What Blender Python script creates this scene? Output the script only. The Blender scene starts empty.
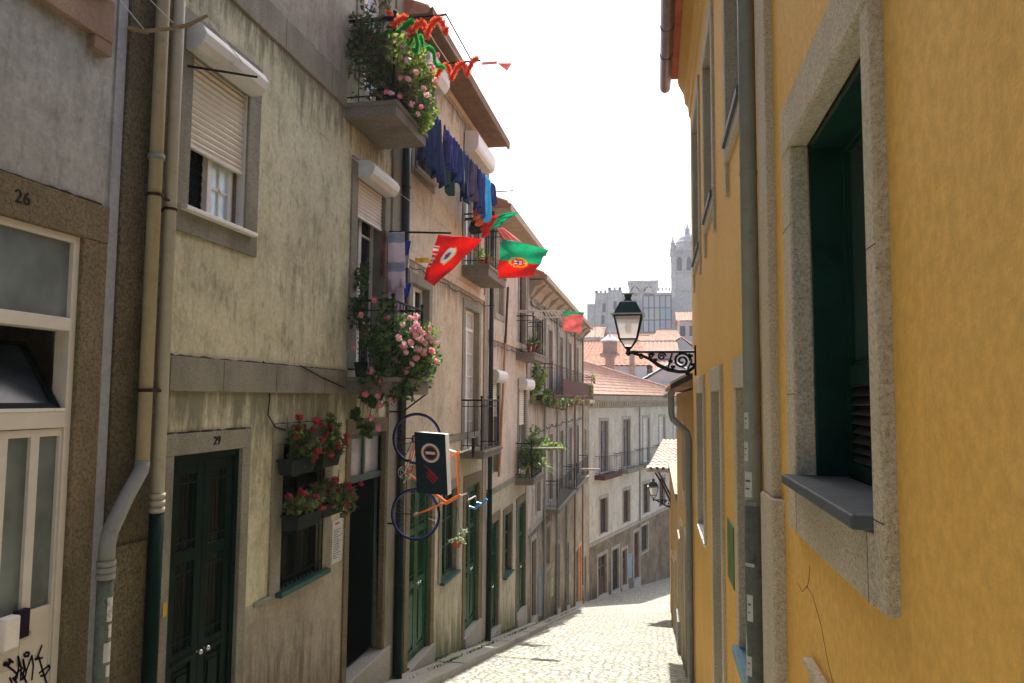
import bpy, bmesh, math, random
import numpy as np
from mathutils import Vector, Matrix
rnd = random.Random(7)
C = bpy.context.scene.collection
S = bpy.context.scene

# ------------------------------------------------------------------ camera, light, exposure
# street coordinates: x across (left wall -3.6, right wall 0.5), y down the street, z up, eye at the origin
F_PX, CX, CY = 740.0, 512.0, 341.5
_d = np.array([144, -57.5, F_PX]); _d /= np.linalg.norm(_d)
_u = np.array([.008, 1, (57.5 - .008 * 144) / F_PX]); _u -= _u.dot(_d) * _d; _u /= np.linalg.norm(_u)
_r = np.cross(_u, _d)
CM = np.array([_r, _d, _u])                      # (right, up, forward) -> world
cam = bpy.data.cameras.new('camera'); camo = bpy.data.objects.new('camera', cam); C.objects.link(camo)
right, up, fwd = Vector(CM[:, 0]), Vector(CM[:, 1]), Vector(CM[:, 2])
camo.matrix_world = Matrix(((right.x, up.x, -fwd.x, 0), (right.y, up.y, -fwd.y, 0), (right.z, up.z, -fwd.z, 0), (0, 0, 0, 1)))
cam.sensor_width = 36; cam.lens = 36 * F_PX / 1024; cam.clip_start = .05; cam.clip_end = 3000
S.camera = camo

SUN_EL, SUN_AZ = math.radians(54), math.radians(-.6)       # ahead, down the street
w = bpy.data.worlds.new('World'); S.world = w; w.use_nodes = True
nt = w.node_tree; nt.nodes.clear()
sky = nt.nodes.new('ShaderNodeTexSky'); sky.sky_type = 'NISHITA'; sky.sun_disc = False
sky.sun_elevation = SUN_EL; sky.sun_rotation = SUN_AZ; sky.dust_density = 4.0; sky.air_density = 1.0; sky.ozone_density = .6; sky.altitude = 60
bg = nt.nodes.new('ShaderNodeBackground'); bg.inputs[1].default_value = .145
wo = nt.nodes.new('ShaderNodeOutputWorld')
nt.links.new(sky.outputs[0], bg.inputs[0]); nt.links.new(bg.outputs[0], wo.inputs[0])
sl = bpy.data.lights.new('sun', 'SUN'); sl.energy = 4.7; sl.angle = math.radians(.53); sl.color = (1, .965, .90)
so = bpy.data.objects.new('sun', sl); C.objects.link(so)
so.rotation_euler = Vector((math.sin(SUN_AZ) * math.cos(SUN_EL), math.cos(SUN_AZ) * math.cos(SUN_EL), math.sin(SUN_EL))).to_track_quat('Z', 'Y').to_euler()
so.location = (0, 30, 60)
S.view_settings.view_transform = 'Standard'; S.view_settings.look = 'None'; S.view_settings.gamma = 1
S.view_settings.exposure = 1.15
try:
    S.cycles.max_bounces = 8; S.cycles.diffuse_bounces = 5; S.cycles.transparent_max_bounces = 8
except Exception: pass

def at(px, py, Y):
    """the point of the place seen at a pixel of the photograph, at distance Y down the street"""
    v = CM @ np.array([px - CX, CY - py, F_PX]); v = v * (Y / v[1]); return Vector(v)

# ------------------------------------------------------------------ frames and mesh builder
class Frame:
    def __init__(s, o, a, n): s.o, s.a, s.n = Vector(o), Vector(a), Vector(n)
    def __call__(s, t, d, z): p = s.o + s.a * t + s.n * d; return Vector((p.x, p.y, p.z + z))
LF = Frame((-3.6, 0, 0), (0, 1, 0), (1, 0, 0))
RF = Frame((.5, 0, 0), (0, 1, 0), (-1, 0, 0))
th = math.radians(15.6)
FF = Frame((-3.7, 40.9, 0), (math.sin(th), math.cos(th), 0), (math.cos(th), -math.sin(th), 0))
WF = Frame((0, 0, 0), (1, 0, 0), (0, 1, 0))      # s = x, d = y

class MB:
    def __init__(s): s.v, s.f, s.m = [], [], []
    def face(s, pts, mi=0):
        i = len(s.v); s.v += [Vector(p) for p in pts]; s.f.append(tuple(range(i, i + len(pts)))); s.m.append(mi); return s
    def box(s, fr, a, b, d0, d1, z0, z1, mi=0, za=None):
        i = len(s.v)
        for t in (a, b):
            for d in (d0, d1):
                for z in (z0, z1): s.v.append(fr(t, d, z))
        for q in ((0, 1, 3, 2), (4, 6, 7, 5), (0, 4, 5, 1), (2, 3, 7, 6), (0, 2, 6, 4), (1, 5, 7, 3)):
            s.f.append(tuple(i + k for k in q)); s.m.append(mi)
        return s
    def prism(s, A, B, mi=0):
        """loft between two equal loops"""
        n = len(A); i = len(s.v); s.v += [Vector(p) for p in A] + [Vector(p) for p in B]
        for k in range(n): s.f.append((i + k, i + (k + 1) % n, i + n + (k + 1) % n, i + n + k)); s.m.append(mi)
        s.f.append(tuple(i + k for k in range(n))[::-1]); s.m.append(mi)
        s.f.append(tuple(i + n + k for k in range(n))); s.m.append(mi); return s
    def prof(s, fr, a, b, dz, mi=0):
        return s.prism([fr(a, d, z) for d, z in dz], [fr(b, d, z) for d, z in dz], mi)
    def tube(s, pts, r, n=8, mi=0, closed=False):
        pts = [Vector(p) for p in pts]; N = len(pts); i0 = len(s.v)
        rr = r if isinstance(r, (list, tuple)) else [r] * N
        prev = None
        for k, p in enumerate(pts):
            a = pts[(k - 1) % N] if (closed or k > 0) else p
            b = pts[(k + 1) % N] if (closed or k < N - 1) else p
            t = (b - a).normalized()
            if prev is None:
                x = t.orthogonal().normalized()
            else:
                x = prev - t * prev.dot(t)
                x = x.normalized() if x.length > 1e-6 else t.orthogonal().normalized()
            prev = x; y = t.cross(x)
            for j in range(n):
                q = 2 * math.pi * j / n; s.v.append(p + (x * math.cos(q) + y * math.sin(q)) * rr[k])
        for k in range(N if closed else N - 1):
            k2 = (k + 1) % N
            for j in range(n):
                s.f.append((i0 + k * n + j, i0 + k * n + (j + 1) % n, i0 + k2 * n + (j + 1) % n, i0 + k2 * n + j)); s.m.append(mi)
        if not closed:
            s.f.append(tuple(i0 + j for j in range(n))[::-1]); s.m.append(mi)
            s.f.append(tuple(i0 + (N - 1) * n + j for j in range(n))); s.m.append(mi)
        return s
    def lathe(s, c, prof, n=16, mi=0, sx=1):
        return s.tube([Vector(c) + Vector((0, 0, z)) for r, z in prof], [max(r, .0005) for r, z in prof], n, mi)
    def ring(s, c, R, r, e1, e2, n=40, m=6, mi=0):
        return s.tube([Vector(c) + Vector(e1) * R * math.cos(2 * math.pi * k / n) + Vector(e2) * R * math.sin(2 * math.pi * k / n) for k in range(n)], r, m, mi, True)
    def ball(s, c, r, n=8, m=6, mi=0, sc=(1, 1, 1)):
        c = Vector(c); pr = [(math.sin(math.pi * k / m), -math.cos(math.pi * k / m)) for k in range(m + 1)]
        i0 = len(s.v)
        for a, z in pr:
            for j in range(n):
                q = 2 * math.pi * j / n; s.v.append(c + Vector((a * math.cos(q) * r * sc[0], a * math.sin(q) * r * sc[1], z * r * sc[2])))
        for k in range(m):
            for j in range(n):
                s.f.append((i0 + k * n + j, i0 + k * n + (j + 1) % n, i0 + (k + 1) * n + (j + 1) % n, i0 + (k + 1) * n + j)); s.m.append(mi)
        return s
    def build(s, name, mat, parent=None, smooth=False, bevel=0, solid=0, recalc=True):
        off = Vector((0, 0, 0)); q = parent
        while q is not None: off += Vector(q.location); q = q.parent
        me = bpy.data.meshes.new(name)
        me.from_pydata([tuple(v - off) for v in s.v], [], s.f)
        mats = mat if isinstance(mat, (list, tuple)) else [mat]
        for m in mats: me.materials.append(m)
        me.polygons.foreach_set('material_index', [min(k, len(mats) - 1) for k in s.m])
        if recalc:
            bm = bmesh.new(); bm.from_mesh(me)
            if bevel or smooth: bmesh.ops.remove_doubles(bm, verts=bm.verts, dist=1e-5)
            bmesh.ops.recalc_face_normals(bm, faces=bm.faces); bm.to_mesh(me); bm.free()
        if smooth:
            for p in me.polygons: p.use_smooth = True
        o = bpy.data.objects.new(name, me); C.objects.link(o); o.parent = parent
        if bevel:
            b = o.modifiers.new('bevel', 'BEVEL'); b.width = bevel; b.segments = 2; b.limit_method = 'ANGLE'
        if solid:
            b = o.modifiers.new('solid', 'SOLIDIFY'); b.thickness = solid; b.offset = 0
        return o

def tag(o, label=None, cat=None, group=None, kind=None):
    if label: o['label'] = label
    if cat: o['category'] = cat
    if group: o['group'] = group
    if kind: o['kind'] = kind
    return o
def thing(name, label, cat, loc=(0, 0, 0), group=None):
    o = bpy.data.objects.new(name, None); C.objects.link(o); o.location = loc; o.empty_display_size = .2
    return tag(o, label, cat, group)
def lab(o, t): o['label'] = t; return o
def gz(y): return -1.75 - .2235 * max(y, -3) if y <= 41 else -10.913 - .14 * min(y - 41, 20)

# ------------------------------------------------------------------ materials
def nodes(name):
    m = bpy.data.materials.new(name); m.use_nodes = True; t = m.node_tree; t.nodes.clear()
    o = t.nodes.new('ShaderNodeOutputMaterial'); b = t.nodes.new('ShaderNodeBsdfPrincipled'); t.links.new(b.outputs[0], o.inputs[0])
    return m, t, b
def N(t, k, **kw):
    n = t.nodes.new(k)
    for a, v in kw.items(): setattr(n, a, v)
    return n
def pos(t, scale=(1, 1, 1)):
    g = N(t, 'ShaderNodeNewGeometry'); mp = N(t, 'ShaderNodeMapping'); mp.inputs['Scale'].default_value = scale
    t.links.new(g.outputs['Position'], mp.inputs[0]); return mp.outputs[0]
def noise(t, vec, scale, detail=4, rough=.6):
    n = N(t, 'ShaderNodeTexNoise'); n.inputs['Scale'].default_value = scale; n.inputs['Detail'].default_value = detail; n.inputs['Roughness'].default_value = rough
    t.links.new(vec, n.inputs['Vector']); return n.outputs[0]
def ramp(t, fac, stops):
    r = N(t, 'ShaderNodeValToRGB'); e = r.color_ramp.elements
    while len(e) < len(stops): e.new(.5)
    for q, (p, c) in zip(e, stops): q.position = p; q.color = (*c, 1) if len(c) == 3 else c
    t.links.new(fac, r.inputs[0]); return r.outputs[0]
def mix(t, fac, a, b, mode='MIX'):
    n = N(t, 'ShaderNodeMix', data_type='RGBA', blend_type=mode)
    if isinstance(fac, float): n.inputs[0].default_value = fac
    else: t.links.new(fac, n.inputs[0])
    for k, x in ((6, a), (7, b)):
        if isinstance(x, tuple): n.inputs[k].default_value = (*x, 1)
        else: t.links.new(x, n.inputs[k])
    return n.outputs[2]
def g(v): return (v, v, v)
def bump(t, b, h, s, dist=.02, chain=None):
    n = N(t, 'ShaderNodeBump'); n.inputs['Strength'].default_value = s; n.inputs['Distance'].default_value = dist
    t.links.new(h, n.inputs['Height'])
    if chain is not None: t.links.new(chain, n.inputs['Normal'])
    t.links.new(n.outputs[0], b.inputs['Normal']); return n.outputs[0]
def plaster(name, c1, c2, stain, amt=.5, grime=.5, fine=60, bs=.5, rough=.9, drips=(), fleck=1.0, damp=.85):
    m, t, b = nodes(name); P = pos(t)
    col = mix(t, ramp(t, noise(t, P, .9, 6, .65), [(.35, g(0)), (.65, g(1))]), c1, c2)
    st = ramp(t, noise(t, pos(t, (1.9, 1.9, .42)), 1.5, 9, .74), [(.48, g(0)), (.70, g(amt))])
    msk = ramp(t, noise(t, P, .55, 3, .5), [(.40, g(.15)), (.60, g(1))]); st = mix(t, 1.0, st, msk, 'MULTIPLY')
    col = mix(t, st, col, stain)
    bl = ramp(t, noise(t, P, 3.1, 9, .72), [(.5, g(0)), (.78, g(grime))])
    col = mix(t, bl, col, tuple(x * .55 for x in stain))
    pk = ramp(t, noise(t, P, 26, 4, .7), [(.35, g(.84)), (.7, g(1.08))])
    fl = ramp(t, noise(t, pos(t, (1, 1, .38)), 16, 5, .68), [(.54, g(1)), (.66, g(1 - .28 * amt * fleck))]); pk = mix(t, 1.0, pk, fl, 'MULTIPLY')
    col = mix(t, 1.0, col, pk, 'MULTIPLY')
    sx = N(t, 'ShaderNodeSeparateXYZ'); t.links.new(P, sx.inputs[0])
    vn = noise(t, pos(t, (3.5, 3.5, .6)), 2.2, 7, .7)
    def math_(op, a_, b_, c_=None):
        n = N(t, 'ShaderNodeMath', operation=op)
        for k_, v_ in enumerate((a_, b_, c_)):
            if v_ is None: continue
            if isinstance(v_, (int, float)): n.inputs[k_].default_value = v_
            else: t.links.new(v_, n.inputs[k_])
        return n.outputs[0]
    if damp:   # splash dirt rising from the pavement
        hgt = math_('ADD', math_('MULTIPLY_ADD', sx.outputs[1], .2235, sx.outputs[2]), 1.75)
        q = math_('ADD', math_('DIVIDE', hgt, 1.5), math_('MULTIPLY', math_('SUBTRACT', vn, .5), 2.2))
        col = mix(t, ramp(t, q, [(.12, g(damp)), (.62, g(0))]), col, tuple(x * .62 for x in stain))
    for zd in drips:   # run-off below ledges
        dz = math_('SUBTRACT', zd, sx.outputs[2]); pos_ = math_('GREATER_THAN', dz, 0)
        q = math_('ADD', math_('DIVIDE', dz, .8), math_('MULTIPLY', math_('SUBTRACT', vn, .5), 2.6))
        col = mix(t, math_('MULTIPLY', math_('MULTIPLY', ramp(t, q, [(.05, g(.8)), (.5, g(0))]), pos_), math_('LESS_THAN', dz, 1.4)), col, tuple(x * .7 for x in stain))
    t.links.new(col, b.inputs['Base Color']); b.inputs['Roughness'].default_value = rough; b.inputs['Specular IOR Level'].default_value = .12
    h1 = bump(t, b, noise(t, P, 5, 4, .55), bs * .5, .012)
    bump(t, b, noise(t, P, fine * 2, 3, .6), bs, .004, h1)
    return m
def granite(name, c1, c2, dark, sc=90, moss=None, bs=.5, rough=.85):
    m, t, b = nodes(name); P = pos(t)
    f = ramp(t, noise(t, P, sc, 3, .8), [(.36, g(0)), (.5, g(.55)), (.66, g(1))])
    col = mix(t, f, c1, c2)
    sp = ramp(t, noise(t, P, sc * 1.7, 2, .8), [(.62, g(0)), (.68, g(.8))])
    col = mix(t, sp, col, dark)
    big = ramp(t, noise(t, pos(t, (1, 1, .5)), 2.3, 6, .65), [(.42, g(0)), (.72, g(.75))])
    col = mix(t, big, col, moss if moss else tuple(x * .6 for x in c1))
    t.links.new(col, b.inputs['Base Color']); b.inputs['Roughness'].default_value = rough; b.inputs['Specular IOR Level'].default_value = .15
    h = bump(t, b, noise(t, P, 9, 4), bs * .6, .02); bump(t, b, noise(t, P, sc, 3, .7), bs, .005, h)
    return m
def paint(name, c, rough=.45, var=.25, metal=0, sc=6, bs=.15, worn=None, wamt=.0, coat=0):
    m, t, b = nodes(name); P = pos(t)
    col = mix(t, ramp(t, noise(t, P, sc, 6, .7), [(.3, g(0)), (.7, g(1))]), tuple(x * (1 - var) for x in c), tuple(min(1, x * (1 + var)) for x in c))
    if worn: col = mix(t, ramp(t, noise(t, P, 11, 8, .75), [(.56, g(0)), (.64, g(wamt))]), col, worn)
    t.links.new(col, b.inputs['Base Color']); b.inputs['Roughness'].default_value = rough; b.inputs['Metallic'].default_value = metal; b.inputs['Specular IOR Level'].default_value = .05 if max(c) < .03 else (.15 if max(c) < .2 else .35)
    bump(t, b, noise(t, P, 45, 4), bs, .004); return m
def cloth(name, c, trans=.35, var=.15, rough=.9, c2=None, stripes=0):
    m, t, b = nodes(name); P = pos(t)
    col = mix(t, ramp(t, noise(t, P, 9, 5), [(.3, g(0)), (.7, g(1))]), tuple(x * (1 - var) for x in c), tuple(min(1, x * (1 + var)) for x in c))
    if c2:
        wv = N(t, 'ShaderNodeTexWave', bands_direction='Z'); wv.inputs['Scale'].default_value = stripes; wv.inputs['Distortion'].default_value = .6
        t.links.new(P, wv.inputs[0]); col = mix(t, ramp(t, wv.outputs[1], [(.72, g(0)), (.8, g(1))]), col, c2)
    t.links.new(col, b.inputs['Base Color']); b.inputs['Roughness'].default_value = rough
    tr = N(t, 'ShaderNodeBsdfTranslucent'); t.links.new(col, tr.inputs[0]); mx = N(t, 'ShaderNodeMixShader'); mx.inputs[0].default_value = trans
    t.links.new(b.outputs[0], mx.inputs[1]); t.links.new(tr.outputs[0], mx.inputs[2])
    out = [n for n in t.nodes if n.type == 'OUTPUT_MATERIAL'][0]; t.links.new(mx.outputs[0], out.inputs[0])
    bump(t, b, noise(t, P, 120, 2), .2, .003); return m
def glassy(name, c, rough=.08):
    m, t, b = nodes(name); P = pos(t)
    t.links.new(mix(t, ramp(t, noise(t, P, 2.5, 3), [(.35, g(0)), (.65, g(1))]), c, tuple(x * 1.8 + .004 for x in c)), b.inputs['Base Color'])
    b.inputs['Roughness'].default_value = rough; b.inputs['Specular IOR Level'].default_value = .35
    bump(t, b, noise(t, P, 3, 2), .04, .02); return m
def tiles(name, c1, c2, dark, row=.36, across=.22, wave=True):
    m, t, b = nodes(name); P = pos(t)
    v = N(t, 'ShaderNodeTexVoronoi'); v.inputs['Scale'].default_value = 3.6; t.links.new(P, v.inputs['Vector'])
    sv = N(t, 'ShaderNodeSeparateColor'); t.links.new(v.outputs['Color'], sv.inputs[0])
    col = mix(t, sv.outputs[0], c1, c2)
    col = mix(t, ramp(t, noise(t, P, 1.3, 8, .75), [(.48, g(0)), (.75, g(.8))]), col, dark)
    t.links.new(col, b.inputs['Base Color']); b.inputs['Roughness'].default_value = .85; b.inputs['Specular IOR Level'].default_value = .15
    h = bump(t, b, v.outputs['Distance'], .5, .04); bump(t, b, noise(t, P, 40, 3), .4, .01, h); return m

M = {}
M['h1wall'] = plaster('grey_cement_plaster', (.28, .28, .255), (.44, .435, .405), (.15, .15, .125), .8, .5, 50)
M['h1strip'] = plaster('grey_strip', (.30, .31, .33), (.36, .37, .39), (.2, .2, .2), .3, .2)
M['cream'] = plaster('cream_plaster', (.54, .50, .33), (.66, .62, .43), (.21, .20, .13), .95, .7, 45, .6, drips=(.03, 3.42))
M['cream_up'] = plaster('upper_cream_plaster', (.34, .31, .245), (.46, .42, .34), (.17, .155, .12), .9, .6, 45, .6, drips=(6.9,))
M['plinth'] = plaster('plinth_plaster', (.35, .31, .235), (.44, .39, .31), (.20, .17, .12), .6, .45, 50, .5)
M['h3wall'] = plaster('warm_beige_plaster', (.54, .45, .32), (.66, .56, .41), (.28, .225, .16), .8, .6, 45, .5, drips=(2.05, 5.4))
M['h3low'] = plaster('beige_plaster_low', (.46, .41, .30), (.56, .50, .37), (.17, .20, .09), .85, .5, 45, .5)
M['h4wall'] = plaster('pinkish_beige_plaster', (.56, .46, .36), (.67, .56, .45), (.28, .23, .17), .75, .55, 45, .5, drips=(1.3, 4.1))
M['h5wall'] = plaster('weathered_plaster', (.36, .31, .25), (.54, .48, .40), (.10, .085, .07), .95, .8, 30, .6, drips=(-.06, 3.0))
M['h5low'] = plaster('peeling_plaster', (.24, .195, .14), (.44, .38, .30), (.08, .06, .04), .95, .85, 30, .6, drips=(-3.9,))
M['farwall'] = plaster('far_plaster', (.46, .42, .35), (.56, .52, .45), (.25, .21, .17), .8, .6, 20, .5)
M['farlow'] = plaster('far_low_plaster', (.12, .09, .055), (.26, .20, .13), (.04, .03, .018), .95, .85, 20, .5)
M['yellow'] = plaster('ochre_plaster', (.76, .435, .10), (.83, .50, .14), (.58, .36, .12), .25, .05, 55, .3, .8, fleck=0, damp=.5)
M['yellow2'] = plaster('ochre_plaster_worn', (.55, .34, .12), (.62, .40, .16), (.40, .27, .13), .5, .4, 40, .5)
M['orange'] = plaster('orange_plaster', (.80, .40, .05), (.82, .46, .09), (.5, .3, .1), .4, .3, 40, .4)
M['stone'] = granite('grey_granite', (.19, .178, .135), (.33, .31, .245), (.06, .055, .04), 70, (.11, .105, .07), .8)
M['stone_dark'] = granite('mossy_granite', (.055, .046, .026), (.19, .155, .095), (.02, .018, .012), 45, (.04, .037, .02), .9)
M['stone_brown'] = granite('brown_granite', (.10, .078, .044), (.27, .21, .13), (.03, .025, .015), 45, (.07, .058, .03), .9)
M['stone_red'] = granite('reddish_granite', (.26, .17, .12), (.36, .25, .18), (.10, .07, .05), 60)
M['stone_light'] = granite('light_granite', (.38, .315, .215), (.70, .61, .47), (.09, .07, .045), 95, (.38, .32, .22), 1.1)
M['stone_far'] = granite('far_granite', (.27, .235, .19), (.38, .335, .275), (.2, .18, .15), 20)
M['reveal'] = granite('yellowish_granite', (.26, .22, .135), (.46, .40, .27), (.10, .085, .05), 75, (.22, .19, .11), 1.0)
M['slab'] = granite('concrete_slab', (.15, .13, .10), (.25, .22, .175), (.07, .06, .05), 40, (.10, .09, .07))
M['kerb'] = granite('kerb_granite', (.24, .235, .21), (.38, .37, .34), (.16, .15, .14), 40, (.26, .27, .2))
M['white'] = paint('white_paint', (.70, .68, .62), .5, .08, worn=(.4, .36, .3), wamt=.5)
M['offwhite'] = paint('cream_paint', (.60, .55, .47), .5, .08)
M['shutter'] = paint('shutter_plastic', (.66, .60, .50), .5, .06)
M['boxwhite'] = paint('shutter_box_plastic', (.60, .59, .55), .45, .08, worn=(.3, .25, .15), wamt=.4)
M['marble'] = paint('marble', (.72, .68, .62), .5, .1, worn=(.42, .36, .26), wamt=.7)
M['green_dark'] = paint('dark_green_paint', (.0035, .014, .010), .45, .3)
M['green_black'] = paint('black_green_paint', (.0015, .006, .0045), .5, .3)
M['green'] = paint('green_paint', (.006, .06, .025), .4, .4, worn=(.10, .2, .10), wamt=.45)
M['green_sill'] = paint('green_sill_paint', (.025, .09, .075), .45, .3)
M['iron'] = paint('wrought_iron', (.012, .012, .013), .5, .4)
M['lampiron'] = paint('lamp_green_black_paint', (.006, .012, .010), .35, .3)
M['lamproof'] = paint('lamp_hood_enamel', (.010, .045, .040), .3, .4)
M['rust'] = paint('rusty_iron', (.075, .02, .011), .8, .5, sc=14, worn=(.03, .018, .014), wamt=.9)
M['brown'] = paint('brown_wood_paint', (.07, .025, .018), .6, .3)
M['brownpipe'] = paint('brown_cable_pipe', (.2, .09, .04), .6, .2)
M['pipegrey'] = paint('grey_drainpipe', (.22, .23, .21), .5, .12, worn=(.13, .13, .1), wamt=.4)
M['pipebeige'] = paint('beige_drainpipe', (.34, .28, .17), .5, .12, worn=(.2, .17, .1), wamt=.4)
M['pipepale'] = paint('pale_drainpipe', (.40, .37, .30), .5, .1, worn=(.25, .2, .15), wamt=.4)
M['pipegreen'] = paint('green_drainpipe', (.004, .016, .010), .45, .3)
M['pipedirty'] = paint('dirty_green_drainpipe', (.135, .15, .115), .7, .3, sc=20, worn=(.04, .05, .04), wamt=.8)
M['pipeblack'] = paint('dark_drainpipe', (.03, .035, .035), .5, .3)
M['gutter'] = paint('zinc_gutter', (.20, .15, .15), .4, .3, metal=.6)
M['clip'] = paint('pipe_clip', (.04, .02, .015), .7, .3)
M['sillblue'] = paint('blue_grey_sill', (.085, .10, .105), .55, .3, worn=(.045, .05, .05), wamt=.8)
M['sillblue2'] = paint('blue_painted_sill', (.08, .20, .27), .5, .2)
M['dark'] = paint('painted_interior_shade', (.002, .002, .002), .9, .2)  # near black puts the shade of unlit rooms into the colour
M['curtain'] = cloth('lace_curtain', (.6, .6, .6), .2)
M['glass'] = glassy('dark_window_glass', (.006, .007, .008))  # opaque pane, the dark of the room behind is put into its colour
M['glassmid'] = glassy('grey_window_glass', (.10, .11, .12), .25)
M['glassfrost'] = glassy('frosted_glass', (.10, .12, .115), .4)
M['glassblue'] = glassy('painted_reflection_glass', (.40, .50, .56), .1)  # pale blue reflection is put into the base colour
M['glasslamp'] = cloth('milky_lamp_glass', (.92, .88, .84), .75, .08, .3)
_t = M['glasslamp'].node_tree; _o = [n for n in _t.nodes if n.type == 'OUTPUT_MATERIAL'][0]; _src = _o.inputs[0].links[0].from_socket
_tp = _t.nodes.new('ShaderNodeBsdfTransparent'); _mx = _t.nodes.new('ShaderNodeMixShader'); _mx.inputs[0].default_value = .45
_t.links.new(_src, _mx.inputs[1]); _t.links.new(_tp.outputs[0], _mx.inputs[2]); _t.links.new(_mx.outputs[0], _o.inputs[0])
M['wood'] = paint('eave_wood', (.17, .105, .055), .8, .35, sc=4)
M['woodpale'] = paint('eave_plaster', (.36, .29, .2), .85, .25, sc=5)
M['fascia'] = paint('fascia_board', (.30, .24, .19), .7, .25)
M['branch'] = paint('bamboo_rod', (.25, .17, .09), .7, .3)
M['rope'] = paint('clothesline_rope', (.55, .53, .48), .8, .1)
M['tile'] = tiles('terracotta_tiles', (.36, .165, .095), (.47, .26, .17), (.16, .10, .075))
M['tile_pale'] = tiles('pale_old_tiles', (.38, .215, .15), (.47, .31, .23), (.22, .16, .13))
M['tile_red'] = tiles('red_tiles', (.40, .10, .045), (.50, .15, .07), (.22, .07, .04))
M['tile_bleached'] = tiles('bleached_tiles', (.52, .38, .28), (.64, .52, .42), (.26, .21, .16))
M['tile_old'] = tiles('lichen_tiles', (.40, .225, .15), (.50, .33, .25), (.19, .14, .11))
M['cath'] = granite('cathedral_granite_hazed', (.40, .38, .37), (.50, .48, .46), (.16, .15, .15), 3, (.22, .21, .21), .3)  # stone lightened, part of the distance haze is put into its colour
M['cath_dark'] = paint('cathedral_opening', (.08, .08, .09), .8, .2)
M['wallwhite'] = plaster('whitewash', (.50, .48, .48), (.58, .56, .56), (.36, .34, .33), .4, .2, 10, .3)
M['wallpink'] = plaster('pink_wall', (.55, .42, .38), (.62, .48, .44), (.4, .3, .28), .4, .3, 10, .3)
M['wallbrown'] = plaster('brown_wall', (.32, .21, .17), (.38, .26, .21), (.2, .14, .12), .4, .3, 10, .3)
M['soil'] = paint('soil', (.05, .035, .02), .95, .3)
M['planter'] = paint('dark_planter', (.02, .028, .025), .6, .3)
M['terracotta'] = paint('terracotta_pot', (.42, .10, .05), .7, .2)
M['stem'] = paint('stems', (.06, .09, .03), .8, .3)
M['brass'] = paint('brushed_steel', (.6, .6, .58), .25, .1, metal=.9)
M['blacktag'] = paint('black_spray_paint', (.02, .012, .025), .6, .2)
M['whitetag'] = paint('white_spray_paint', (.55, .52, .48), .6, .2)
M['paper'] = paint('paper', (.52, .52, .50), .8, .1, worn=(.2, .2, .18), wamt=.8)
M['ink'] = paint('printed_ink', (.12, .12, .14), .8, .1)
M['redink'] = paint('red_ink', (.32, .015, .018), .6, .1)
M['ochrenum'] = paint('ochre_sticker', (.50, .30, .05), .7, .2)
M['greenplate'] = paint('green_notice_plate', (.10, .19, .07), .5, .35)
M['bluetag'] = paint('blue_spray_paint', (.14, .22, .30), .7, .35)
M['orangedoor'] = paint('orange_door_paint', (.62, .26, .06), .6, .3)

def leafmat(name, c, c2, trans=.5):
    m, t, b = nodes(name); P = pos(t)
    col = mix(t, ramp(t, noise(t, P, 22, 3), [(.35, g(0)), (.65, g(1))]), c, c2)
    t.links.new(col, b.inputs['Base Color']); b.inputs['Roughness'].default_value = .5
    tr = N(t, 'ShaderNodeBsdfTranslucent'); t.links.new(col, tr.inputs[0]); mx = N(t, 'ShaderNodeMixShader'); mx.inputs[0].default_value = trans
    t.links.new(b.outputs[0], mx.inputs[1]); t.links.new(tr.outputs[0], mx.inputs[2])
    out = [n for n in t.nodes if n.type == 'OUTPUT_MATERIAL'][0]; t.links.new(mx.outputs[0], out.inputs[0]); return m
M['leaf'] = leafmat('leaves', (.05, .12, .02), (.11, .22, .04))
M['leafyel'] = leafmat('yellow_green_leaves', (.20, .30, .04), (.34, .40, .08))
M['leafdark'] = leafmat('dark_leaves', (.02, .05, .015), (.05, .09, .03))
M['leafbrown'] = leafmat('dry_leaves', (.14, .07, .03), (.20, .12, .05), .2)
M['pink'] = leafmat('pink_petals', (.80, .20, .30), (.85, .38, .46), .5)
M['palepink'] = leafmat('pale_pink_petals', (.86, .52, .56), (.90, .72, .72), .5)
M['red'] = leafmat('red_petals', (.42, .012, .02), (.55, .03, .04), .25)
M['darkred'] = leafmat('dark_red_petals', (.20, .008, .02), (.30, .015, .03), .2)
M['flagred'] = cloth('flag_red', (.80, .05, .04), .5)
M['flaggreen'] = cloth('flag_green', (.05, .52, .33), .6)
M['flagyellow'] = cloth('flag_yellow', (.80, .58, .08), .45)
M['flagwhite'] = cloth('flag_white', (.82, .80, .78), .4)
M['flagblue'] = cloth('flag_blue', (.05, .14, .5), .4)
M['flagpink'] = cloth('faded_flag_red', (.75, .30, .28), .5)
M['flaggreen2'] = cloth('faded_flag_green', (.05, .45, .28), .5)
M['tinsel_red'] = cloth('orange_red_tinsel', (.88, .16, .06), .5)
M['tinsel_green'] = cloth('green_tinsel', (.03, .55, .09), .5)

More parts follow.
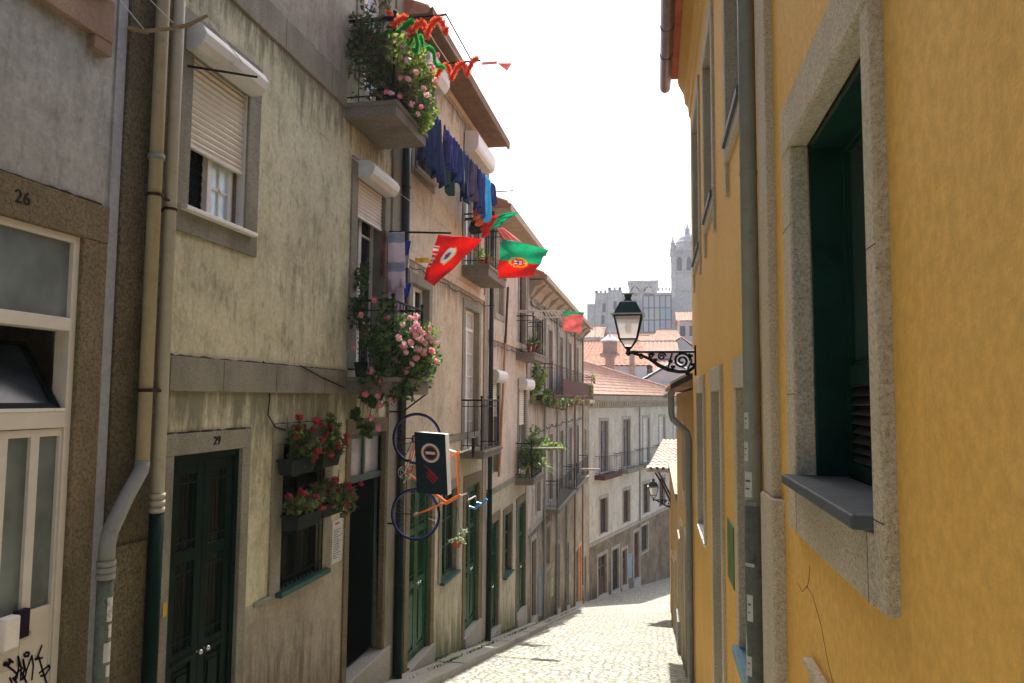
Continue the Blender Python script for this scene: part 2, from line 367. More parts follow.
# road: worn granite setts
def road_mat():
    m, t, b = nodes('granite_setts'); g_ = N(t, 'ShaderNodeNewGeometry'); mp = N(t, 'ShaderNodeMapping'); t.links.new(g_.outputs[0], mp.inputs[0])
    mp.inputs['Scale'].default_value = (6.2, 8.6, 0)
    nz = N(t, 'ShaderNodeTexNoise'); nz.inputs['Scale'].default_value = 1.1; t.links.new(g_.outputs[0], nz.inputs[0])
    ad = N(t, 'ShaderNodeVectorMath', operation='MULTIPLY_ADD'); ad.inputs[1].default_value = (1.6, 1.6, 0)
    t.links.new(nz.outputs['Color'], ad.inputs[0]); t.links.new(mp.outputs[0], ad.inputs[2])
    v1 = N(t, 'ShaderNodeTexVoronoi', feature='F1'); v2 = N(t, 'ShaderNodeTexVoronoi', feature='DISTANCE_TO_EDGE')
    for v in (v1, v2): v.inputs['Scale'].default_value = 1; v.inputs['Randomness'].default_value = .62; t.links.new(ad.outputs[0], v.inputs['Vector'])
    sc_ = N(t, 'ShaderNodeSeparateColor'); t.links.new(v1.outputs['Color'], sc_.inputs[0])
    stone_ = ramp(t, sc_.outputs[0], [(0, (.27, .265, .235)), (.5, (.38, .365, .325)), (1, (.50, .48, .43))])
    joint = ramp(t, v2.outputs['Distance'], [(.02, g(0)), (.13, g(1))])
    stone_ = mix(t, joint, (.13, .13, .09), stone_)
    P = pos(t)
    col = mix(t, ramp(t, noise(t, P, 1.1, 6, .7), [(.4, g(0)), (.7, g(.55))]), stone_, (.34, .36, .22))
    col = mix(t, 1.0, col, ramp(t, noise(t, P, 7, 5, .7), [(.3, g(.75)), (.7, g(1.1))]), 'MULTIPLY')
    t.links.new(col, b.inputs['Base Color']); b.inputs['Roughness'].default_value = .7
    h = bump(t, b, joint, .9, .03); h2 = bump(t, b, noise(t, P, 9, 3), .7, .05, h); bump(t, b, noise(t, P, 60, 3), .4, .01, h2); return m
M['setts'] = road_mat()
M['earth'] = plaster('bare_ground', (.18, .16, .12), (.24, .21, .16), (.12, .12, .07), .5, .5, 10, .5)

# ------------------------------------------------------------------ ground, road, pavement
def terrain_z(y):
    if y <= 61: return gz(y) - .01
    if y < 75: return gz(61) - .01 - (y - 61) * .05
    if y < 150: return gz(61) - .7 + (y - 75) * .29
    return gz(61) - .7 + 75 * .29 + (min(y, 300) - 150) * .02
mb = MB()
ys = [-1200, -200, -60, -20, -3] + list(range(0, 42, 2)) + [41, 44, 48, 52, 56, 61, 68, 75, 85, 100, 115, 130, 150, 200, 300, 700, 2500]
ys = sorted(set(ys)); xs = [-2000, -300, -60, -20, -8, -4, 0, 4, 12, 30, 80, 300, 2000]
for i in range(len(ys) - 1):
    for j in range(len(xs) - 1):
        y0, y1, x0, x1 = ys[i], ys[i + 1], xs[j], xs[j + 1]
        mb.face([(x0, y0, terrain_z(y0)), (x1, y0, terrain_z(y0)), (x1, y1, terrain_z(y1)), (x0, y1, terrain_z(y1))])
tag(mb.build('ground', M['earth']), kind='structure')
mb = MB(); lx = lambda y: -3.58 if y < 41 else -3.68 + .279 * (y - 41)
rx = lambda y: .48 if y < 29 else .48 + .30 * (y - 29)
ny = [-3 + .8 * k for k in range(80)]
for y0, y1 in zip(ny, ny[1:]):
    K = 6
    for k in range(K):
        def q(y, f):
            x = lx(y) + (rx(y) - lx(y)) * f
            return (x, y, gz(y) + .004 + .035 * (1 - (2 * f - 1) ** 2))
        mb.face([q(y0, k / K), q(y0, (k + 1) / K), q(y1, (k + 1) / K), q(y1, k / K)])
tag(mb.build('road', M['setts'], smooth=True), kind='structure')
mb = MB(); mj = MB(); r2 = random.Random(3)
y = 2.0
while y < 21.5:
    L = min(r2.uniform(1.0, 1.5), 21.6 - y); y1 = y + L - .012; dz = r2.uniform(-.01, .01)
    for (xa, xb, h) in ((-3.6, -3.33, .135), (-3.322, -3.08, .14)):
        A = [(xa, y, gz(y) - .1), (xb, y, gz(y) - .1), (xb, y, gz(y) + h + dz), (xa, y, gz(y) + h + dz)]
        B = [(xa, y1, gz(y1) - .1), (xb, y1, gz(y1) - .1), (xb, y1, gz(y1) + h + dz), (xa, y1, gz(y1) + h + dz)]
        mb.prism(A, B)
    y += L
# tapering low apron of slabs further down
for k in range(8):
    y0 = 21.7 + k * 1.5; y1 = y0 + 1.48; h = .05
    mb.prism([(-3.6, y0, gz(y0) - .1), (-3.2, y0, gz(y0) - .1), (-3.2, y0, gz(y0) + h), (-3.6, y0, gz(y0) + h)],
             [(-3.6, y1, gz(y1) - .1), (-3.2, y1, gz(y1) - .1), (-3.2, y1, gz(y1) + h), (-3.6, y1, gz(y1) + h)])
tag(mb.build('pavement', M['kerb'], bevel=.015), kind='structure')

# ------------------------------------------------------------------ house kit
class House:
    def __init__(s, name, label, fr, s0, s1, ztop, zbot, depth=7, base=None):
        s.fr, s.s0, s.s1, s.zt, s.zb, s.depth = fr, s0, s1, ztop, zbot, depth
        p = fr((s0 + s1) / 2, 0, 0); p.z = base if base is not None else zbot + .5
        s.root = thing(name, label, 'house', p); s.holes = []
    def hole(s, a, b, z0, z1): s.holes.append((a, b, z0, z1))
    def wall(s, bands, thick=.3, inner=None, end0=True, end1=True, cap=True):
        """bands: list of (z_low, z_high, material) from the bottom up"""
        for (zl, zh, mt, nm) in bands:
            mb = MB(); sc = {s.s0, s.s1}; zc = {zl, zh}
            H = [h for h in s.holes if h[2] < zh and h[3] > zl]
            for a, b, z0, z1 in H:
                sc |= {a, b}; zc |= {z for z in (z0, z1) if zl < z < zh}
            sc = sorted(x for x in sc if s.s0 <= x <= s.s1); zc = sorted(zc)
            for a, b in zip(sc, sc[1:]):
                for c, d in zip(zc, zc[1:]):
                    m_, n_ = (a + b) / 2, (c + d) / 2
                    if any(h[0] < m_ < h[1] and h[2] < n_ < h[3] for h in H): continue
                    mb.face([s.fr(a, 0, c), s.fr(b, 0, c), s.fr(b, 0, d), s.fr(a, 0, d)])
            for a, b, z0, z1 in H:
                z0c, z1c = max(z0, zl), min(z1, zh)
                for t in (a, b): mb.face([s.fr(t, 0, z0c), s.fr(t, -thick, z0c), s.fr(t, -thick, z1c), s.fr(t, 0, z1c)])
                for z in (z0, z1):
                    if zl < z < zh: mb.face([s.fr(a, 0, z), s.fr(b, 0, z), s.fr(b, -thick, z), s.fr(a, -thick, z)])
            D = -s.depth
            for t in (s.s0, s.s1): mb.face([s.fr(t, 0, zl), s.fr(t, D, zl), s.fr(t, D, zh), s.fr(t, 0, zh)])
            mb.face([s.fr(s.s0, D, zl), s.fr(s.s1, D, zl), s.fr(s.s1, D, zh), s.fr(s.s0, D, zh)])
            if zh == s.zt: mb.face([s.fr(s.s0, 0, zh), s.fr(s.s1, 0, zh), s.fr(s.s1, D, zh), s.fr(s.s0, D, zh)])
            mb.build(nm, mt, s.root, recalc=False)
    # --- fittings
    def surround(s, par, a, b, z0, z1, w, mt, proud=.022, rec=.14, bottom=True, top=None, name='surround', bev=.006, reveal=None):
        """stone frame round an opening a..b, z0..z1; the hole in the wall is cut under it"""
        wt = top if top else w
        s.hole(a - w + .02, b + w - .02, (z0 - w + .02) if bottom else z0, z1 + wt - .02)
        mb = MB(); zl = z0 - (w if bottom else 0)
        e = .003
        mb.box(s.fr, a - w, a, -rec, proud, z0 if bottom else zl, z1); mb.box(s.fr, b, b + w, -rec, proud, z0 if bottom else zl, z1)
        mb.box(s.fr, a - w - .0, b + w + .0, -rec, proud + e, z1, z1 + wt)
        if bottom: mb.box(s.fr, a - w, b + w, -rec, proud + e, zl, z0)
        o = mb.build(name, mt, par, bevel=bev)
        return o
    def window(s, a, b, z0, z1, w=.18, stone=None, frame=None, glass=None, rec=.14, cols=2, rows=3, sill=None, sillp=.06, label=None,
               shutter=None, box=None, bottom=True, top=None, fw=.05, panel=0, curtain=False, proud=.022, bev=.006, boxr=.1, name='window', transom=0, handle=False):
        """a casement or French window: frame mesh > surround, pane, sill, roller_shutter, shutter_box"""
        frame = frame or M['white']; glass = glass or M['glass']; fr = s.fr
        mb = MB(); d0, d1 = -rec - .05, -rec + .0
        d0 = -rec - .06; d1 = -rec - .005
        mb.box(fr, a, a + fw, d0, d1, z0, z1); mb.box(fr, b - fw, b, d0, d1, z0, z1)
        mb.box(fr, a + fw, b - fw, d0, d1, z1 - fw, z1); mb.box(fr, a + fw, b - fw, d0, d1, z0, z0 + fw)
        zt = z1 - fw
        if transom:
            mb.box(fr, a + fw, b - fw, d0, d1 + .01, z1 - transom - .06, z1 - transom); zt = z1 - transom - .06
            cc = (a + b) / 2; mb.box(fr, cc - .018, cc + .018, d0, d1 - .004, z1 - transom, z1 - fw)
        zb = z0 + fw
        if panel:
            mb.box(fr, a + fw, b - fw, d0 + .012, d1 - .012, z0 + fw, z0 + panel)
            for k in range(cols):
                pa = a + fw + (b - a - 2 * fw) * k / cols + .07; pb = a + fw + (b - a - 2 * fw) * (k + 1) / cols - .07
                mb.box(fr, pa, pb, d1 - .012, d1 + .004, z0 + fw + .08, z0 + panel - .08)
            zb = z0 + panel
        for k in range(1, cols):
            c = a + fw + (b - a - 2 * fw) * k / cols; ww = .045 if (cols == 2 or k * 2 == cols) else .014
            mb.box(fr, c - ww, c + ww, d0 + .004, d1 + .006, z0 + .01, zt)
        for k in range(1, rows):
            c = zb + (zt - zb) * k / rows
            mb.box(fr, a + fw, b - fw, d0 + .01, d1 - .006, c - .014, c + .014)
        o = mb.build(name, frame, s.root, bevel=.003 if bev else 0)
        if label: lab(o, label)
        if stone: s.surround(o, a, b, z0, z1, w, stone, proud, rec + .06, bottom, top, bev=bev)
        else: s.hole(a, b, z0, z1)
        g_ = MB().face([fr(a + .01, -rec - .035, z0 + .01), fr(b - .01, -rec - .035, z0 + .01), fr(b - .01, -rec - .035, z1 - .01), fr(a + .01, -rec - .035, z1 - .01)])
        g_.build('pane', glass, o)
        MB().face([fr(a, -rec - .3, z0), fr(b, -rec - .3, z0), fr(b, -rec - .3, z1), fr(a, -rec - .3, z1)])
        if sill: MB().box(fr, a - .06, b + .06, -rec + .0, sillp + .03, z0 - .045, z0 + .003).build('sill', sill, o, bevel=.006)
        if handle:
            MB().tube([fr((a + b) / 2 + .03, d1 + .01, (z0 + z1) / 2 - .3), fr((a + b) / 2 + .03, d1 + .05, (z0 + z1) / 2 - .3), fr((a + b) / 2 + .03, d1 + .05, (z0 + z1) / 2 - .2)], .008, 6).build('handle', M['brass'], o)
        if shutter is not None:
            zs = shutter; mb = MB(); n = max(3, int((z1 - zs) / .052)); h = (z1 - zs) / n
            for k in range(n):
                z = zs + k * h
                mb.prof(fr, a + .02, b - .02, [(-.075, z + .004), (-.058, z + .004), (-.05, z + h * .5), (-.058, z + h - .004), (-.075, z + h - .004)])
            mb.box(fr, a + .02, b - .02, -.073, -.069, zs, z1)
            mb.box(fr, a + .02, b - .02, -.08, -.05, zs - .03, zs)
            mb.box(fr, a, a + .022, -.09, -.03, z0, z1); mb.box(fr, b - .022, b, -.09, -.03, z0, z1)
            mb.build('roller_shutter', M['shutter'], o)
        if box:
            zb0, zb1, bd = box; mb = MB(); r_ = boxr
            pts = [(-.04, zb0 + .03), (.03, zb0)] if False else None
            prof = [(.0, zb0), (bd - .07, zb0), (bd - .015, zb0 + .07), (bd, zb0 + .12), (bd - .02, zb1 - .06), (bd - .07, zb1), (.0, zb1)]
            mb.prof(fr, a - .07, b + .07, prof); mb.build('shutter_box', M['boxwhite'], o, bevel=.008)
        return o
    def door(s, a, b, z0, z1, w=.18, stone=None, col=None, rec=.14, label=None, leaves=2, grille=True, transom=0, top=None, glass=None, bev=.006, handle=True, threshold=True, num=None):
        """panelled street door: leaf mesh > surround, pane, grille, handle, threshold"""
        fr = s.fr; col = col or M['green_dark']; glass = glass or M['glass']; mb = MB(); d1 = -rec; d0 = -rec - .06
        mb.box(fr, a, a + .06, d0, d1 + .02, z0, z1); mb.box(fr, b - .06, b, d0, d1 + .02, z0, z1); mb.box(fr, a + .06, b - .06, d0, d1 + .02, z1 - .06, z1)
        zt = z1 - .06; gp = MB(); gr = MB()
        if transom:
            zt = z1 - transom; mb.box(fr, a + .06, b - .06, d0, d1 + .03, zt - .07, zt)
            gp.face([fr(a + .06, d1 - .03, zt), fr(b - .06, d1 - .03, zt), fr(b - .06, d1 - .03, z1 - .06), fr(a + .06, d1 - .03, z1 - .06)])
            c = (a + b) / 2; mb.box(fr, c - .03, c + .03, d0, d1 + .0, zt, z1 - .06); zt -= .07
        W = (b - a - .12) / leaves; H = zt - z0
        for k in range(leaves):
            x0 = a + .06 + k * W + .004; x1 = x0 + W - .008; st = .085
            zr = [z0 + .02, z0 + .02 + .13, z0 + .40 * H, z0 + .40 * H + .11, z0 + .70 * H, z0 + .70 * H + .09, zt - .1, zt - .005]
            mb.box(fr, x0, x0 + st, d0, d1, z0 + .02, zt); mb.box(fr, x1 - st, x1, d0, d1, z0 + .02, zt)
            for q0, q1 in ((0, 1), (2, 3), (4, 5), (6, 7)): mb.box(fr, x0 + st, x1 - st, d0, d1 - .003, zr[q0], zr[q1])
            # lower raised panel
            mb.box(fr, x0 + st, x1 - st, d0 + .01, d1 - .03, zr[1], zr[2])
            mb.box(fr, x0 + st + .03, x1 - st - .03, d1 - .03, d1 - .012, zr[1] + .04, zr[2] - .04)
            mb.box(fr, x0 + st + .055, x1 - st - .055, d1 - .012, d1 + .006, zr[1] + .075, zr[2] - .075)
            for q in (3, 5):
                gp.face([fr(x0 + st, d1 - .04, zr[q]), fr(x1 - st, d1 - .04, zr[q]), fr(x1 - st, d1 - .04, zr[q + 1]), fr(x0 + st, d1 - .04, zr[q + 1])])
                if grille:
                    for j in range(1, 5):
                        xx = x0 + st + (x1 - x0 - 2 * st) * j / 5
                        gr.tube([fr(xx, d1 - .012, zr[q]), fr(xx, d1 - .012, zr[q + 1])], .006, 6)
                    for f in (.12, .88):
                        zz = zr[q] + (zr[q + 1] - zr[q]) * f; gr.tube([fr(x0 + st, d1 - .01, zz), fr(x1 - st, d1 - .01, zz)], .006, 6)
            # bolection mouldings under the grilles
            mb.box(fr, x0 + st - .015, x1 - st + .015, d1 - .003, d1 + .018, zr[2] + .03, zr[2] + .055)
        o = mb.build('door', col, s.root, bevel=.003 if bev else 0)
        if label: lab(o, label)
        if gp.f: gp.build('pane', glass, o)
        if gr.f: gr.build('grille', col, o)
        if handle:
            c = (a + b) / 2; zz = z0 + .40 * H + .06
            for dx in ((-.05, .05) if leaves == 2 else (-.02,)):
                hm = MB(); hm.tube([fr(c + dx, d1, zz), fr(c + dx, d1 + .04, zz)], .008, 8); hm.ball(fr(c + dx, d1 + .055, zz), .024)
                hm.build('handle', M['brass'], o, smooth=True)
        if stone: s.surround(o, a, b, z0, z1, w, stone, .022, rec + .06, False, top, bev=bev)
        else: s.hole(a, b, z0, z1)
        if threshold: MB().box(fr, a - w * .7, b + w * .7, -rec - .06, .07, z0 - .9, z0 + .012).build('threshold', M['kerb'], o, bevel=.01)
        return o
    def balcony(s, a, b, z0, z1, d, label=None, slab=None, rail=None, rail_h=1.0, nb=None, step=.12, panel=None, inset=.06):
        fr = s.fr
        mb = MB(); mb.box(fr, a, b, -.02, d, z0, z1); mb.box(fr, a - .02, b + .02, -.02, d + .025, z1 - .05, z1 - .0 + .006)
        o = mb.build('balcony', slab or M['slab'], s.root, bevel=.01)
        if label: lab(o, label)
        mb = MB(); e = inset; zt = z1 + rail_h; A, B, D = a + e, b - e, d - e
        for zz, r_ in ((zt, .016), (z1 + .1, .010), (zt - .12, .008)):
            mb.tube([fr(A, 0, zz), fr(A, D, zz)], r_, 6); mb.tube([fr(A, D, zz), fr(B, D, zz)], r_, 6); mb.tube([fr(B, D, zz), fr(B, 0, zz)], r_, 6)
        for (x, dd) in ((A, D), (B, D)): mb.tube([fr(x, dd, z1), fr(x, dd, zt + .04)], .016, 8); mb.ball(fr(x, dd, zt + .06), .026)
        n = max(2, int((B - A) / step))
        for k in range(1, n): x = A + (B - A) * k / n; mb.tube([fr(x, D, z1), fr(x, D, zt)], .007, 5)
        n = max(2, int(D / step))
        for k in range(1, n):
            dd = D * k / n
            for x in (A, B): mb.tube([fr(x, dd, z1), fr(x, dd, zt)], .007, 5)
        mb.build('railing', rail or M['iron'], o)
        return o
    def band(s, a, b, z0, z1, mt=None, proud=.03, name='stone_band', bev=.006):
        o = MB().box(s.fr, a, b, -.01, proud, z0, z1).build(name, mt or M['stone'], s.root, bevel=bev)
        if name == 'stone_band' and b - a < 6:
            q = MB(); x = a + .7; rr_ = random.Random(int(a * 10))
            while x < b - .2: q.box(s.fr, x - .0025, x + .0025, proud - .002, proud + .0012, z0 + .006, z1 - .006); x += rr_.uniform(.85, 1.35)
            if q.f: q.build('mortar_joints', M['soil'], o)
        return o
    def roof(s, ze, ov, mt=None, under=None, rise=1.6, half=3.6, a=None, b=None, name='roof', tiles_=True, th_=.07):
        a = s.s0 - .05 if a is None else a; b = s.s1 + .05 if b is None else b; fr = s.fr
        mb = MB()
        sl = rise / (half + ov)
        top = lambda d: ze + th_ + (ov - d) * sl
        mb.prof(fr, a, b, [(ov, ze + th_ + .0), (-half, ze + th_ + rise), (-2 * half - ov, ze + th_), (-2 * half - ov, ze), (ov, ze)], 0)
        if tiles_:
            n = int((b - a) / .2)
            for k in range(n):
                x = a + (k + .5) * (b - a) / n; r_ = .075
                A = [fr(x + r_ * math.cos(q), ov - .07, ze + th_ + .03 + r_ * math.sin(q)) for q in [math.pi * j / 5 for j in range(6)]]
                B = [fr(x + r_ * math.cos(q), -half, ze + th_ + rise + .05 + r_ * math.sin(q)) for q in [math.pi * j / 5 for j in range(6)]]
                mb.prism(A, B, 0)
        o = mb.build(name, mt or M['tile'], s.root)
        u = MB(); u.prof(fr, a + .02, b - .02, [(ov - .03, ze - .025), (ov - .03, ze - .004), (-.3, ze - .004), (-.3, ze - .025)])
        u.prof(fr, a, b, [(ov - .035, ze - .075), (ov + .02, ze - .075), (ov + .02, ze + th_ + .02), (ov - .0, ze + th_ + .02), (ov - .035, ze - .01)])
        u.build('eave', under or M['wood'], o)
        return o
    def pipe(s, t, z0, z1, d=.07, r=.05, mt=None, path=None, split=None, mt2=None, collars=(), clips=(), label=None):
        mb = MB(); mats = [mt or M['pipeblack']]
        if split is None: mb.tube(path or [s.fr(t, d, z0), s.fr(t, d, z1)], r, 14)
        else: mb.tube([s.fr(t, d, split), s.fr(t, d, z1)], r, 14); mb.tube([s.fr(t, d, z0), s.fr(t, d, split + .0)], r * 1.12, 14, 1); mats.append(mt2)
        for z in collars:
            for k in range(3): mb.tube([s.fr(t, d, z + k * .05 - .0), s.fr(t, d, z + .03 + k * .05)], r * 1.18, 14, 0)
        o = mb.build('drainpipe', mats, s.root, smooth=False)
        for p in o.data.polygons: p.use_smooth = len(p.vertices) == 4
        if label: lab(o, label)
        for z in clips:
            cm = MB(); cm.tube([s.fr(t, d, z), s.fr(t, d, z + .02)], r * 1.15, 12); cm.box(s.fr, t - .012, t + .012, -.01, d, z, z + .02)
            cm.build('pipe_clip', M['clip'], o)
        return o

def text_mesh(txt, fr, t, d, z, size, mat, parent, name='lettering', depth=.002, align='CENTER', shear=0, flip=False, rot=0):
    cu = bpy.data.curves.new(name, 'FONT'); cu.body = txt; cu.size = size; cu.extrude = depth; cu.align_x = align; cu.align_y = 'CENTER'; cu.shear = shear
    tmp = bpy.data.objects.new('tmp', cu); C.objects.link(tmp); bpy.context.view_layer.update()
    me = bpy.data.meshes.new_from_object(tmp); bpy.data.objects.remove(tmp); me.materials.clear(); me.materials.append(mat)
    sg = -1 if flip else 1
    off = Vector((0, 0, 0)); q = parent
    while q is not None: off += Vector(q.location); q = q.parent
    cr, sr = math.cos(rot), math.sin(rot)
    for v in me.vertices:
        x, y, zz = v.co; x, y = x * cr - y * sr, x * sr + y * cr
        v.co = fr(t + sg * x, d + zz, z + y) - off
    o = bpy.data.objects.new(name, me); C.objects.link(o); o.parent = parent; return o

# ================================================================== LEFT SIDE
# ---- grey house with the glazed white door
h = House('grey_plaster_house', 'grey cement-rendered house with white glazed door at the left edge of the photo', LF, -9.0, 4.36, 8.2, -3.6)
h.hole(2.86, 4.20, -3.4, 1.16)
ho = h.root
d1 = MB()
for a, b, z0, z1, pr in ((4.055, 4.27, -3.2, 1.0, .02), (2.60, 2.84, -3.2, 1.0, .02), (2.60, 4.27, 1.0, 1.245, .023)): d1.box(LF, a, b, -.13, pr, z0, z1)
# door frame
mb = MB()
mb.box(LF, 4.005, 4.055, -.11, -.004, -3.0, 1.0); mb.box(LF, 2.84, 2.885, -.11, -.03, -3.0, 1.0)
mb.box(LF, 2.885, 4.005, -.11, -.006, .955, 1.0); mb.box(LF, 2.885, 4.005, -.115, .004, .395, .475); mb.box(LF, 2.885, 4.005, -.115, -.002, -.205, -.105)
fo = lab(mb.build('door', M['offwhite'], ho, bevel=.004), 'white glazed door under a tilting fanlight')
d1.build('surround', M['stone_brown'], fo, bevel=.008)
MB().box(LF, 2.885, 4.005, -.045, -.035, .475, .955).build('pane', M['glassfrost'], fo)
# tilting sash, hinged at the bottom, its top leaning into the room
mb = MB(); A0, A1 = 3.02, 3.99; zt, zb = .33, -.09; din = -.34
def sash(s, f, z): return LF(s, -.05 + (din + .05) * f, z)
for s0_, s1_ in ((A0, A0 + .05), (A1 - .05, A1)):
    mb.prism([LF(s0_, -.05, zb), LF(s1_, -.05, zb), LF(s1_, -.02, zb), LF(s0_, -.02, zb)], [LF(s0_ - .0, din, zt), LF(s1_, din, zt), LF(s1_, din + .03, zt), LF(s0_, din + .03, zt)])
for f0, f1 in ((0, .09), (.92, 1)):
    p = lambda s, f, o_: LF(s, -.05 + (din + .05) * f + o_, zb + (zt - zb) * f)
    mb.prism([p(A0 + .05, f0, 0), p(A1 - .05, f0, 0), p(A1 - .05, f0, .03), p(A0 + .05, f0, .03)], [p(A0 + .05, f1, 0), p(A1 - .05, f1, 0), p(A1 - .05, f1, .03), p(A0 + .05, f1, .03)])
sa = mb.build('tilting_sash', M['green_black'], fo)
MB().face([p(A0 + .04, .05, .014), p(A1 - .04, .05, .014), p(A1 - .04, .95, .014), p(A0 + .04, .95, .014)]).build('pane', glassy('sash_glass', (.012, .02, .035), .2), sa)
MB().box(LF, 2.9, 4.0, -.03, .0, -.105, -.085).build('weather_bar', M['white'], fo)
# leaf
mb = MB(); L0, L1 = 3.49, 3.985
zl = lambda t: -1.32
for a, b in ((3.49, 3.61), (3.77, 3.83), (3.985, 4.003)): mb.box(LF, a, b, -.06, -.015, -2.9, -.21)
for a, b in ((3.61, 3.77), (3.83, 3.985)): mb.box(LF, a, b, -.06, -.015, -.255, -.21); mb.box(LF, a, b, -.058, -.017, -2.9, -1.27)
mb.box(LF, 3.62, 3.975, -.017, -.012, -2.7, -1.56)
mb.box(LF, 2.89, 3.485, -.06, -.015, -2.9, -.21)
lf = mb.build('leaf', M['offwhite'], fo, bevel=.003)
mb = MB()
mb.box(LF, 3.61, 3.77, -.045, -.038, -1.27, -.255); mb.box(LF, 3.83, 3.985, -.045, -.038, -1.27, -.255); mb.build('door_glass', M['glassfrost'], fo)
hm = MB(); hm.box(LF, 3.715, 3.80, -.017, .02, -1.40, -1.24); hm.build('mail_slot', M['blacktag'], fo, bevel=.004)
hm = MB(); hm.box(LF, 3.60, 3.705, -.017, .05, -1.43, -1.25); hm.build('handle', M['marble'], fo, bevel=.01)
hm = MB(); hm.tube([LF(3.68, -.018, -1.52), LF(3.68, -.002, -1.52)], .014, 12); hm.build('lock', M['iron'], fo)
# spray tag on the leaf: strokes read from the photograph
tg = MB()
def stroke(pts, r=.006):
    P_ = []
    for (u_, v_) in pts:
        q = CM @ np.array([u_ - CX, CY - v_, F_PX]); q = q * (-3.6105 / q[0]); P_.append(Vector(q))
    n = len(P_)
    for k in range(n - 1):
        a_, b_ = P_[k], P_[k + 1]; t_ = (b_ - a_).normalized(); nn = Vector((0, -t_.z, t_.y)) * r
        f = .012 + k * .0002
        tg.face([a_ - nn - t_ * r * .6, b_ - nn + t_ * r * .6, b_ + nn + t_ * r * .6, a_ + nn - t_ * r * .6])
zz = lambda x, y: (x / 987 * 120, 600 + y / 683 * 83)
for pl in ([(110, 515), (75, 488), (85, 520), (65, 545), (110, 580), (140, 610), (120, 640), (135, 655)], [(140, 640), (155, 540), (150, 465), (175, 560), (170, 660)], [(150, 590), (185, 560)],
           [(185, 655), (200, 560), (190, 490), (215, 600), (205, 640)], [(262, 655), (275, 540), (262, 460), (240, 520), (215, 590)], [(345, 375), (310, 470), (290, 490), (350, 475)], [(320, 470), (345, 560), (375, 660), (385, 683)],
           [(325, 600), (400, 540), (412, 560), (370, 620), (335, 625)], [(80, 640), (100, 683)], [(215, 432), (240, 435), (235, 460), (205, 465), (198, 447), (215, 432)], [(105, 640), (140, 683)], [(180, 600), (220, 683)]):
    stroke([zz(*q) for q in pl], .0065)
tg.build('graffiti', M['blacktag'], lf, recalc=False)
tg = MB()
for pl in ([(140, 225), (185, 205), (180, 320), (135, 335), (140, 290)], [(210, 320), (235, 195), (260, 310)], [(218, 275), (255, 265)]): stroke([zz(*q) for q in pl], .006)
tg.build('white_tag', M['whitetag'], lf, recalc=False)
# stone ledge of the window above
mb = MB(); mb.box(LF, 2.6, 4.18, -.02, .06, 2.33, 2.62); mb.box(LF, 4.02, 4.18, -.02, .055, 2.24, 2.33)
lab(mb.build('window_ledge', M['stone_red'], ho, bevel=.008), 'reddish stone window ledge')
mb = MB(); mb.box(LF, 4.272, 4.36, -.01, .012, -3.2, 8.1); mb.build('plaster_strip', M['h1strip'], ho)
text_mesh('26', LF, 3.575, .024, 1.125, .11, M['iron'], ho, 'house_number', .003)
h.wall([(-3.6, 8.2, M['h1wall'], 'wall')])
h.roof(8.25, .45)
rc = MB()
for k in range(5): rc.box(LF, 3.88 + k * .045, 3.925 + k * .045, .066, .085 + .004 * (k % 2), 2.52 + .02 * k, 2.80)
mbm = None
def moss(house, a, b, z, d, seed):
    r_ = random.Random(seed); n_ = int((b - a) / .06); mb_ = MB(); pts = []; rad = []
    for k in range(n_ + 1): pts.append(house.fr(a + (b - a) * k / n_, d, z + r_.uniform(-.003, .004))); rad.append(r_.uniform(.003, .012))
    mb_.tube(pts, rad, 6); return mb_.build('moss_line', M['soil'], house.root)
moss(h, 2.7, 4.2, 1.25, .012, 1)
rr = rc.build('red_cloth', cloth('red_cloth', (.35, .02, .03)), None); tag(rr, 'dark red cloth lying on the reddish stone ledge at top left', 'cloth')

# ---- cream house (door 29, geranium window, open doorway)
h = House('cream_plaster_house', 'cream-plastered house with door 29, geranium window and flowering balconies', LF, 4.365, 9.93, 6.9, -4.4)
ho = h.root
h.window(5.10, 5.92, 1.46, 2.70, .20, M['stone'], M['white'], M['glass'], rec=.11, cols=2, rows=2, top=.33, label='upper window with white shutter box and half-lowered shutter')
wo_ = [c for c in bpy.data.objects if c.name.startswith('window') and c.parent == ho][-1]
def shutter(par, fr, a, b, zs, z1, mt=None, d=-.05):
    mb = MB(); n = max(3, int((z1 - zs) / .05)); hh = (z1 - zs) / n
    for k in range(n):
        z = zs + k * hh; mb.prof(fr, a, b, [(d - .02, z + .003), (d - .004, z + .003), (d + .008, z + hh * .5), (d - .004, z + hh - .003), (d - .02, z + hh - .003)])
    mb.box(fr, a, b, d - .019, d - .012, zs, z1, 1); mb.box(fr, a, b, d - .025, d + .012, zs - .03, zs)
    return mb.build('roller_shutter', [mt or M['shutter'], M['clip']], par)
def shutterbox(par, fr, a, b, z0, z1, d, mt=None):
    prof = [(.024, z0), (d - .07, z0), (d - .02, z0 + .05), (d, z0 + .11), (d, z1 - .09), (d - .03, z1 - .03), (d - .08, z1), (.024, z1)]
    return MB().prof(fr, a, b, prof).build('shutter_box', mt or M['boxwhite'], par, bevel=.006)
shutter(wo_, LF, 5.115, 5.905, 2.0, 2.79, d=-.03)
mb = MB(); mb.box(LF, 5.10, 5.118, -.07, -.0, 1.46, 2.79); mb.box(LF, 5.902, 5.92, -.07, -.0, 1.46, 2.79); mb.build('shutter_rail', M['boxwhite'], wo_)
shutterbox(wo_, LF, 4.98, 5.92, 2.69, 2.90, .20)
mb = MB(); mb.box(LF, 5.00, 6.03, -.10, .085, 1.425, 1.463); mb.build('sill', M['marble'], wo_, bevel=.008)
